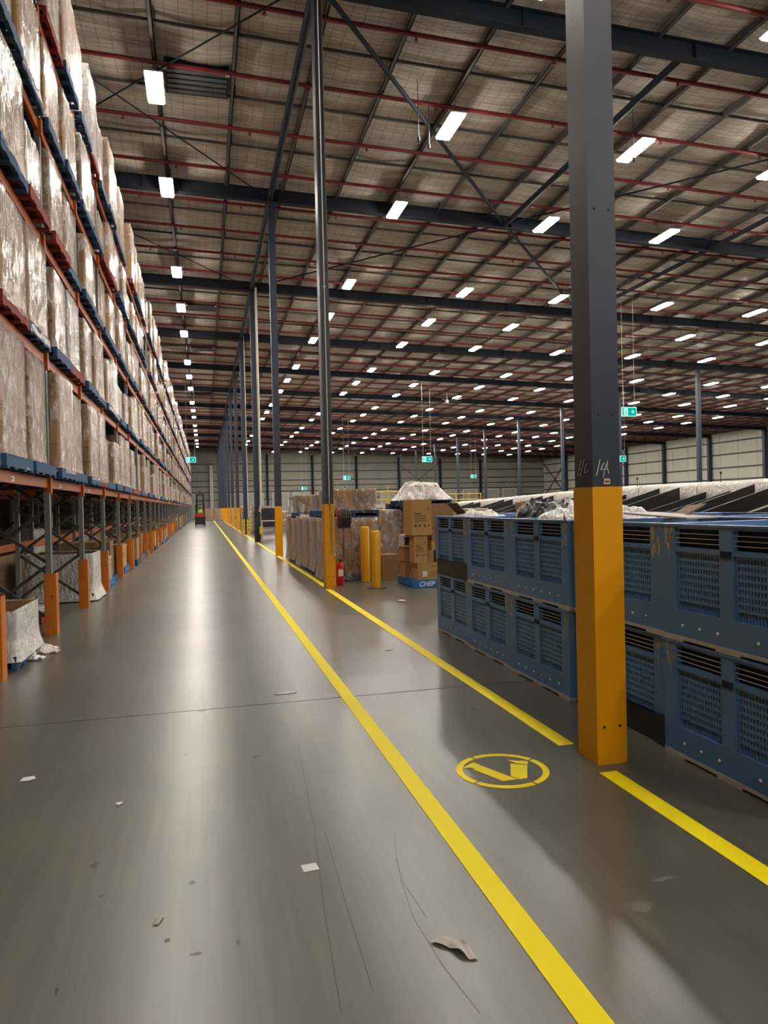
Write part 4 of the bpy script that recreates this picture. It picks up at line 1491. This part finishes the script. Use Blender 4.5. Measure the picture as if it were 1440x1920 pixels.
wt = boxat(4.03, 4.62, 13.46, 0.5, 0.152, 0.485, M_CARD2, 'wide tan carton with white label at the base of the tan stack', TG, prints=[(0.45, 0.62, 0.76, 0.79), (0.5, 0.86, 0.42, 0.44), (0.55, 0.8, 0.28, 0.3)])
MB().box(-0.20, -0.10, -0.2535, -0.2515, 0.06, 0.17).build('white_label', M_PAPER, wt)
boxat(3.92, 4.02, 13.98, 0.4, 0.152, 0.47, M_CARD, 'brown base carton at the back left of the tan stack', TG)
boxat(3.98, 4.25, 13.5, 0.35, 0.488, 1.02, M_CARD2, 'middle tan carton with printed lines under the biggest one', TG, prints=prn)
boxat(3.90, 4.17, 13.98, 0.38, 0.488, 0.78, M_CARD, 'brown carton under the white framed appliance box', TG)
boxat(3.93, 4.34, 13.46, 0.6, 1.03, 1.73, M_CARD2, 'biggest tan carton with four printed lines on top of the stack', TG, prints=prn)
ap = boxat(3.88, 4.03, 13.92, 0.4, 0.783, 1.02, M_CARDW, 'small white box with dark square window beside middle tan carton', TG, tape=False)
MB().box(-0.05, 0.05, -0.204, -0.201, 0.04, 0.20).build('dark_window', M_GLASSD, ap)
boxat(4.28, 4.40, 13.56, 0.4, 0.488, 0.72, M_CARD, 'narrow brown carton right of the middle tan carton', TG)
boxat(4.44, 4.62, 13.52, 0.4, 0.488, 0.72, M_CARD, 'small brown carton second right of the middle tan carton', TG)
boxat(4.36, 4.62, 13.58, 0.4, 0.723, 0.9, M_CARD2, 'small tan carton under the ribbed narrow stack by the bins', TG)
boxat(4.40, 4.62, 13.66, 0.4, 0.903, 1.165, M_CARD, 'brown carton carrying the large plain one beside the bins', TG)
boxat(4.40, 4.86, 13.62, 0.42, 1.168, 1.65, M_CARD, 'large plain brown carton at upper right, half hidden by the bins', TG, rot=-0.03)
carton((3.90, 15.3, 0), 0.38, 0.4, 0.56, M_CARD, 'brown carton standing on the floor beside the front bollard', None)

# bollards
for (x, y, h, lb) in ((3.28, 13.85, 1.14, 'front yellow bollard, nearer the camera, right one of the pair'), (3.33, 15.05, 1.19, 'rear yellow bollard, left one of the pair')):
    b = thing('bollard', lb, 'bollard', (x, y, 0), 0, 'yellow bollards')
    MB().lathe([(0.098, 0.01), (0.098, h - 0.04), (0.085, h - 0.01), (0.05, h), (0.0, h + 0.002)], n=24).build('post', M_BOLLARD, b)
    MB().cyl((0, 0, 0), (0, 0, 0.012), 0.2, 24).build('base_plate', M_GALV, b)

# hose reel, hose and extinguisher
hr = thing('hose_reel', 'dark red hose reel with coiled black hose on the yellow column guard', 'hose reel', (2.6, 14.25, 1.40))
MB().cyl((-0.09, 0, 0), (0.02, 0, 0), 0.03, 10).build('axle', M_STEEL, hr)
MB().lathe([(0.0, 0.0), (0.215, 0.0), (0.225, 0.01), (0.215, 0.03), (0.0, 0.03)], (0.0, 0, 0), 24, 0, 'x').build('disc', M_REEL, hr)
for j in range(5):
    mb = MB()
    pts = [(0.055 + j * 0.042, 0.19 * math.cos(a * PI / 10), 0.19 * math.sin(a * PI / 10)) for a in range(21)]
    mb.tube(pts, 0.026, 8)
    mb.build('hose_coil', M_HOSE, hr)
MB().tube([(0.1, -0.1, -0.18), (0.09, -0.16, -0.35), (0.07, -0.17, -0.6), (0.08, -0.16, -0.8)], 0.012, 6).build('hose_tail', M_HOSE, hr)
fe = thing('fire_extinguisher', 'red fire extinguisher standing at the foot of the hose reel column', 'fire extinguisher', (2.68, 14.55, 0))
MB().lathe([(0.0, 0.0), (0.08, 0.0), (0.085, 0.02), (0.085, 0.40), (0.06, 0.47), (0.03, 0.49), (0.0, 0.49)], n=20).build('cylinder', M_EXT, fe)
MB().box(-0.05, 0.05, -0.0875, -0.085, 0.2, 0.34).build('instruction_label', M_WHITE, fe)
MB().box(-0.02, 0.02, -0.06, 0.03, 0.49, 0.53).box(-0.015, 0.015, -0.1, 0.02, 0.53, 0.545).build('handle', M_BLACK, fe)
MB().tube([(0.03, 0, 0.5), (0.1, -0.02, 0.42), (0.1, -0.02, 0.2)], 0.009, 6).build('hose', M_BLACK, fe)

# black screen, guard rails near the fourth column
sn = thing('black_screen', 'black rectangular screen panel standing behind the guard rail', 'screen', (3.4, 39.5, 0))
MB().box(-0.42, 0.42, -0.03, 0.03, 0.42, 1.6).build('panel', M_BLACK, sn)
for s in (-0.38, 0.38):
    MB().box(s - 0.03, s + 0.03, -0.02, 0.02, 0, 0.45).build('leg', M_BLACK, sn)
gr = thing('guard_rail', 'galvanised guard rail with yellow end cap beside the downpipe column', 'guard rail', (0, 34.4, 0))
for z in (0.42, 0.58):
    MB().box(2.62, 5.2, -0.04, 0.04, z, z + 0.12).build('rail', M_STEEL, gr)
MB().box(2.5, 2.66, -0.06, 0.06, 0.38, 0.74).build('end_cap', M_YRAIL, gr)
MB().cyl((2.4, 0.2, 1.0), (5.2, 0.2, 1.0), 0.025, 8).build('top_tube', M_PIPE, gr)
for x in (2.62, 3.9, 5.15):
    MB().box(x - 0.04, x + 0.04, 0.04, 0.12, 0, 1.0).build('post', M_STEEL, gr)

# yellow handrails of a platform in the middle distance
for nm, x0, x1, y, zb_, lab in (('handrail', 6.9, 9.3, 30.0, 1.0, 'yellow platform handrail left of the film tent'), ('handrail', 13.2, 16.4, 41.0, 1.1, 'yellow platform handrail right of the film tent')):
    t = thing(nm, lab, 'handrail', (0, y, 0), 0, 'yellow platform handrails')
    for z in (1.86, 2.2):
        MB().cyl((x0, 0, z), (x1, 0, z), 0.03, 6).build('rail', M_YRAIL, t)
    x = x0
    while x <= x1 + 0.01:
        MB().cyl((x, 0, zb_), (x, 0, 2.45 if int(x * 10) % 2 else 2.25), 0.03, 6).build('post', M_YRAIL, t)
        x += 0.8
    MB().box(x0, x1, 0, 1.0, zb_ - 0.08, zb_).build('deck', M_GALV, t)
    for xx in (x0 + 0.1, x1 - 0.1):
        MB().box(xx - 0.05, xx + 0.05, 0.4, 0.5, 0, zb_ - 0.08).build('leg', M_GALV, t)
# stacked goods in the middle distance, behind the column row
mid = 'wrapped pallets in the middle distance'
n_ = 0
for (x, y, H) in [(3.6, 46.5, 1.3), (3.7, 49, 1.6), (3.6, 52, 1.5), (5.0, 48, 1.2), (3.6, 58, 1.6), (3.7, 62, 1.5), (3.7, 66, 1.6), (3.6, 70, 1.7), (5.4, 42, 1.5), (6.8, 43, 1.2), (8.4, 40, 1.4),
                  (4.6, 29.5, 1.5), (5.9, 30.5, 1.5), (4.6, 27.5, 1.3), (6.0, 26.0, 1.5), (7.2, 25.0, 1.4), (6.9, 22.0, 1.2), (8.3, 22.2, 1.3), (9.4, 45, 1.3), (11.5, 48, 1.5), (14, 52, 1.5)]:
    n_ += 1
    pallet((x, y, 0), 'blue', 'floor pallet of a distant wrapped load beyond the column row, %s from the camera side' % nth(n_), mid)
    load((x, y, 0.152), 1.15, 1.15, H, R.choice(['brown', 'tan', 'white', 'brown']), 'distant wrapped carton load beyond the column row, %s from the camera side' % nth(n_), mid, False, True, (2, 2, 3), 0.0, n_, M_FILMT)
for i, (x, y) in enumerate([(0.5, 101), (1.65, 101), (-3.6, 119)]):
    pallet((x, y, 0), 'blue', 'pallet under the wrapped cartons closing the far end of the aisle, %s from left' % nth(i + 1), 'loads at the end of the aisle')
    load((x, y, 0.152), 1.1, 1.1, 1.5, 'tan', 'wrapped tan cartons closing the far end of the aisle, %s from left' % nth(i + 1), 'loads at the end of the aisle', False, True, (2, 2, 2), 0.0, i, M_FILMT)

# ------------------------------------------------------------------ reach truck and driver
ft = thing('forklift', 'dark forklift with red rear panel and raised mast far down the aisle', 'forklift', (-0.46, 73.0, 0))
MB().box(-0.5, 0.5, -0.55, 0.7, 0.12, 0.95).build('chassis', M_BLACK, ft)
MB().box(-0.38, 0.38, -0.6, -0.2, 0.85, 1.22).build('rear_panel', M_REDT, ft)
for s in (-1, 1):
    MB().box(s * 0.33 - 0.08, s * 0.33 + 0.08, 0.75, 0.87, 0.1, 3.1).build('mast_rail', M_BLACK, ft)
    MB().box(s * 0.42 - 0.03, s * 0.42 + 0.03, -0.3, -0.24, 0.9, 2.05).build('guard_post', M_BLACK, ft)
    MB().cyl((s * 0.42 - 0.07, -0.35, 0.18), (s * 0.42 + 0.07, -0.35, 0.18), 0.18, 14).build('wheel', M_BLACK, ft)
    MB().cyl((s * 0.42 - 0.06, 0.8, 0.15), (s * 0.42 + 0.06, 0.8, 0.15), 0.15, 14).build('wheel', M_BLACK, ft)
    MB().box(s * 0.2 - 0.06, s * 0.2 + 0.06, 0.9, 1.9, 0.08, 0.12).build('fork', M_STEEL, ft)
MB().box(-0.38, 0.38, 0.75, 0.87, 3.0, 3.12).box(-0.33, 0.33, 0.78, 0.84, 2.3, 2.36).build('mast_crossbar', M_BLACK, ft)
MB().box(-0.45, 0.45, -0.32, 0.75, 2.03, 2.1).build('overhead_guard', M_BLACK, ft)
MB().cyl((0.05, 0.8, 3.12), (0.05, 0.8, 3.5), 0.04, 8).build('beacon', M_BLACK, ft)


def skinned(name, verts, edges, radii, mat, parent=None, loc=(0, 0, 0)):
    me = bpy.data.meshes.new(name)
    me.from_pydata(verts, edges, [])
    o = bpy.data.objects.new(name, me)
    C.objects.link(o)
    o.location = loc
    if parent:
        o.parent = parent
    sk = o.modifiers.new('skin', 'SKIN')
    lay = me.skin_vertices[0].data
    for i, r in enumerate(radii):
        lay[i].radius = (r, r)
    lay[0].use_root = True
    ss = o.modifiers.new('sub', 'SUBSURF')
    ss.levels = 1
    ss.render_levels = 1
    me.materials.append(mat)
    return o


pv = [(0, 0, 0), (0, 0.02, 0.25), (0, 0.02, 0.48), (0, 0.03, 0.60), (-0.2, 0.02, 0.46), (-0.26, 0.12, 0.24), (-0.2, 0.38, 0.22), (0.2, 0.02, 0.46), (0.26, 0.12, 0.24), (0.2, 0.38, 0.22),
      (-0.1, 0.38, 0.02), (-0.1, 0.44, -0.4), (0.1, 0.38, 0.02), (0.1, 0.44, -0.4), (0, 0.03, 0.70)]
pe = [(0, 1), (1, 2), (2, 3), (2, 4), (4, 5), (5, 6), (2, 7), (7, 8), (8, 9), (0, 10), (10, 11), (0, 12), (12, 13), (3, 14)]
pr_ = [0.15, 0.14, 0.14, 0.055, 0.065, 0.05, 0.035, 0.065, 0.05, 0.035, 0.085, 0.055, 0.085, 0.055, 0.1]
dv = skinned('person', pv, pe, pr_, M_HIVIS, None, (-0.46, 73.12, 0.98))
tag(dv, 'driver in a hi-vis yellow-green top seated on the far forklift', 'person')
MB().lathe([(0.0, -0.11), (0.07, -0.08), (0.085, 0.0), (0.07, 0.09), (0.0, 0.12)], (0, 0.03, 0.74), 12).build('hair', M_HAIR, dv)

# ------------------------------------------------------------------ exit signs
def exit_sign(px, py, y, h, lab, right=True):
    p = at(px, py, y=y)
    t = thing('exit_sign', lab, 'exit sign', p, 0, 'green exit signs')
    w = h * 1.9
    MB().box(-w / 2 - 0.03, w / 2 + 0.03, 0.0, 0.08, -h / 2 - 0.03, h / 2 + 0.03).build('sign_case', M_EXB, t)
    MB().box(-w / 2 - 0.03, w / 2 + 0.03, -0.003, 0.0, -h / 2 - 0.03, h / 2 + 0.03).build('lit_border', M_EXW, t)
    MB().box(-w / 2, w / 2, -0.006, -0.003, -h / 2, h / 2).build('green_face', M_EXG, t)
    dcx = -w * 0.26
    d = MB().box(dcx - h * 0.28, dcx + h * 0.28, -0.009, -0.006, -h * 0.42, h * 0.42)
    d.build('door_symbol', M_EXW, t)
    m = MB().box(dcx + h * 0.0, dcx + h * 0.1, -0.012, -0.009, h * 0.2, h * 0.3)
    m.bar((dcx + h * 0.04, -0.0105, h * 0.18), (dcx - h * 0.02, -0.0105, -h * 0.08), 0.001, h * 0.1, up=(1, 0, 0)) if False else m.box(dcx - h * 0.05, dcx + h * 0.06, -0.012, -0.009, -h * 0.1, h * 0.17)
    m.box(dcx - h * 0.17, dcx - h * 0.05, -0.012, -0.009, -h * 0.12, -h * 0.04)
    m.box(dcx + h * 0.0, dcx + h * 0.12, -0.012, -0.009, -h * 0.34, -h * 0.1)
    m.build('running_figure', M_EXG, t)
    ax = w * 0.24
    a = MB()
    a.prism([(0, 0)] * 3, 0, 0) if False else None
    for poly in ([(-0.22, -0.05), (0.05, -0.05), (0.05, 0.05), (-0.22, 0.05)], [(0.0, -0.28), (0.24, 0.0), (0.0, 0.28), (0.0, 0.16), (0.1, 0.0), (0.0, -0.16)]):
        n = len(poly)
        vs = [(ax + u * h, -0.010, v * h) for u, v in poly] + [(ax + u * h, -0.006, v * h) for u, v in poly]
        fs_ = [tuple(range(n))] if n == 4 else [(0, 1, 4, 5), (1, 2, 3, 4)]
        a.add(vs, fs_)
    a.build('arrow', M_EXW, t)
    top = roof_z(p.x) - p.z + 0.02
    for s in (-w * 0.42, w * 0.42):
        MB().cyl((s, 0.04, h / 2), (s, 0.04, top), 0.008, 4).build('hanging_wire', M_PIPE, t)
    return t


exit_sign(1180, 772, 31.3, 0.40, 'large hanging green exit sign with arrow beside the near column')
exit_sign(1165, 860, 51.2, 0.42, 'hanging green exit sign low beside the near column chalk marks')
exit_sign(801, 861, 56.3, 0.42, 'hanging green exit sign above the film tent pallet')
exit_sign(358, 862, 62.5, 0.40, 'hanging green exit sign over the racking side of the aisle')
exit_sign(650, 896, 80.4, 0.40, 'small green exit sign right of the hose reel column')
exit_sign(888, 893, 93.8, 0.42, 'small green exit sign above the sorter in the distance')
exit_sign(570, 916, 112.0, 0.42, 'tiny pale exit sign between second and third columns')

# ceiling fan
p = at(838, 752, z=11.1)
fn = thing('ceiling_fan', 'large slow ceiling fan hanging under the roof beyond the hose reel column', 'ceiling fan', (p.x, p.y, 11.1))
MB().cyl((0, 0, 0), (0, 0, roof_z(p.x) - 11.25), 0.04, 8).build('stem', M_PIPE, fn)
MB().cyl((0, 0, -0.15), (0, 0, 0.1), 0.16, 14).build('hub', M_WHITE, fn)
for k in range(5):
    a = 2 * PI * k / 5 + 0.3
    MB().bar((0.12 * math.cos(a), 0.12 * math.sin(a), 0), (1.7 * math.cos(a), 1.7 * math.sin(a), 0.02), 0.14, 0.02).build('blade', M_GALV, fn)

# pendant cables with detectors
for i, (px, py, ytop, z) in enumerate(((785, 262, 16.0, 10.9), (805, 275, 16.4, 11.2), (1188, 300, 27.0, 10.6))):
    p = at(px, py, z=z)
    t = thing('pendant_cable', 'thin hanging roof cable with small plug, %s from the left' % nth(i + 1), 'cable', (p.x, p.y, z), 0, 'thin pendant cables')
    MB().cyl((0, 0, 0.05), (0, 0, roof_z(p.x) - z - 0.1), 0.01, 4).build('cable', M_CABLE, t)
    MB().cyl((0, 0, -0.05), (0, 0, 0.06), 0.035, 8).build('plug', M_CABLE, t)

# ------------------------------------------------------------------ litter on the floor
def scrap(px, py, pts, label, mat=M_PAPER, h=0.004, curl=0.0, name='paper_scrap'):
    p = at(px, py, z=0)
    n = len(pts)
    cx = sum(a for a, b in pts) / n
    cy_ = sum(b for a, b in pts) / n
    vs = [(a, b, 0.001 + curl * abs(noise.noise((a * 30, b * 30, px)))) for a, b in pts] + [(cx, cy_, 0.002 + curl * 0.5)]
    vt = [(a, b, c + h) for a, b, c in vs]
    fs_ = [(i, (i + 1) % n, n) for i in range(n)]
    mb = MB().add([(a, b, c) for a, b, c in vt], fs_).add(vs, [tuple(reversed(f)) for f in fs_])
    mb.add(vs[:n] + vt[:n], [(i, (i + 1) % n, n + (i + 1) % n, n + i) for i in range(n)])
    o = mb.build(name, mat)
    o.location = (p.x, p.y, 0)
    return tag(o, label, 'litter')


scrap(582, 1627, [(-0.035, -0.033), (0.038, -0.027), (0.03, 0.036), (-0.04, 0.032)], 'square white paper slip on the floor left of the lane line', h=0.001)
scrap(51, 1462, [(-0.035, -0.03), (0.02, -0.035), (0.05, 0.0), (0.03, 0.04), (-0.03, 0.03)], 'white paper scrap on the floor at the left edge', curl=0.01)
scrap(224, 1508, [(-0.02, -0.01), (0.0, -0.02), (0.02, 0.0), (0.005, 0.005), (0.015, 0.03), (-0.015, 0.01)], 'tiny torn white scrap right of the left-edge paper', curl=0.01)
scrap(297, 1727, [(-0.02, -0.03), (0.0, -0.03), (0.02, 0.02), (0.012, 0.03), (-0.01, 0.0)], 'small creased grey scrap on the floor below the torn one', M_RESID, curl=0.01)
scrap(534, 1300, [(-0.09, -0.02), (0.0, -0.03), (0.1, -0.01), (0.09, 0.02), (-0.02, 0.015)], 'long white scrap lying just beyond the floor joint', curl=0.01)
scrap(728, 1219, [(-0.04, -0.02), (0.05, -0.02), (0.03, 0.03), (-0.03, 0.03)], 'small white scrap between the two yellow lines', curl=0.01)
scrap(752, 1127, [(-0.08, -0.05), (0.06, -0.05), (0.09, 0.03), (-0.03, 0.06)], 'crumpled white scrap in front of the tan carton pallet', curl=0.04)
scrap(487, 1045, [(-0.45, -0.08), (0.4, -0.02), (0.42, 0.12), (-0.4, 0.05)], 'long pale strip lying across the walkway line far off', M_EDGE)
mb = MB()
n = 14
pts = []
for a in range(n):
    for b in range(5):
        u, v = a / (n - 1), b / 4 - 0.5
        bend = 0.02 * math.sin(u * 4)
        pts.append((-0.06 + 0.12 * u + 0.3 * v * 0.1 + bend, 0.07 - 0.15 * u + v * 0.05 * math.sin(PI * min(1, u * 0.9 + 0.1)), 0.006 + 0.018 * abs(math.sin(v * 3 + u * 5)) * math.sin(PI * u)))
mb.add(pts, [(a * 5 + b, (a + 1) * 5 + b, (a + 1) * 5 + b + 1, a * 5 + b + 1) for a in range(n - 1) for b in range(4)], 0, True)
o = mb.build('paper_scrap', M_EDGE)
p = at(853, 1780, z=0)
o.location = (p.x, p.y, 0)
tag(o, 'twisted beige paper strip on the floor near the bottom of the lane line', 'litter')

# dark scuffs, tyre marks and a pale stain on the concrete
M_SCUFF = simple('tyre_scuff', (0.05, 0.045, 0.036, 1), 0.35, 0, 0.3, 20)
M_STAIN = simple('pale_stain', (0.17, 0.165, 0.13, 1), 0.4, 0, 0.3, 12)
sk = [(380, 1333, 0.05, 0.02), (348, 1415, 0.02, 0.012), (482, 1418, 0.05, 0.03), (176, 1623, 0.02, 0.03), (313, 1763, 0.012, 0.018), (370, 1788, 0.03, 0.012), (447, 1767, 0.01, 0.025),
      (190, 1680, 0.01, 0.008), (106, 1858, 0.008, 0.03), (360, 1655, 0.02, 0.02), (885, 1330, 0.02, 0.02)]
for i, (px, py, a, b) in enumerate(sk):
    p = at(px, py, z=0)
    m = 9
    poly = [(p.x + a * math.cos(2 * PI * j / m) * R.uniform(0.5, 1.1), p.y + b * math.sin(2 * PI * j / m) * R.uniform(0.5, 1.1)) for j in range(m)]
    MB().prism(poly, 0.0002, 0.0007).build('floor_scuff', M_SCUFF, fl)
for i, (px, py, a, b) in enumerate([(1205, 1700, 0.05, 0.05), (1245, 1648, 0.09, 0.02), (690, 1652, 0.02, 0.02)]):
    p = at(px, py, z=0)
    m = 13
    poly = [(p.x + a * math.cos(2 * PI * j / m) * R.uniform(0.4, 1.1), p.y + b * math.sin(2 * PI * j / m) * R.uniform(0.4, 1.1)) for j in range(m)]
    MB().prism(poly, 0.0002, 0.0007).build('floor_stain', M_STAIN, fl)
for pts in ([(740, 1560), (742, 1600), (752, 1650), (775, 1720), (830, 1810), (900, 1900)], [(742, 1610), (760, 1660), (800, 1720)], [(560, 1400), (590, 1560), (610, 1720), (640, 1900)], [(610, 1560), (650, 1700), (700, 1860)]):
    q = [at(px, py, z=0.0005) for px, py in pts]
    mb = MB()
    for a, b in zip(q[:-1], q[1:]):
        mb.bar((a.x, a.y, 0.0005), (b.x, b.y, 0.0005), 0.003, 0.0006)
    mb.build('tyre_mark', M_SCUFF, fl)
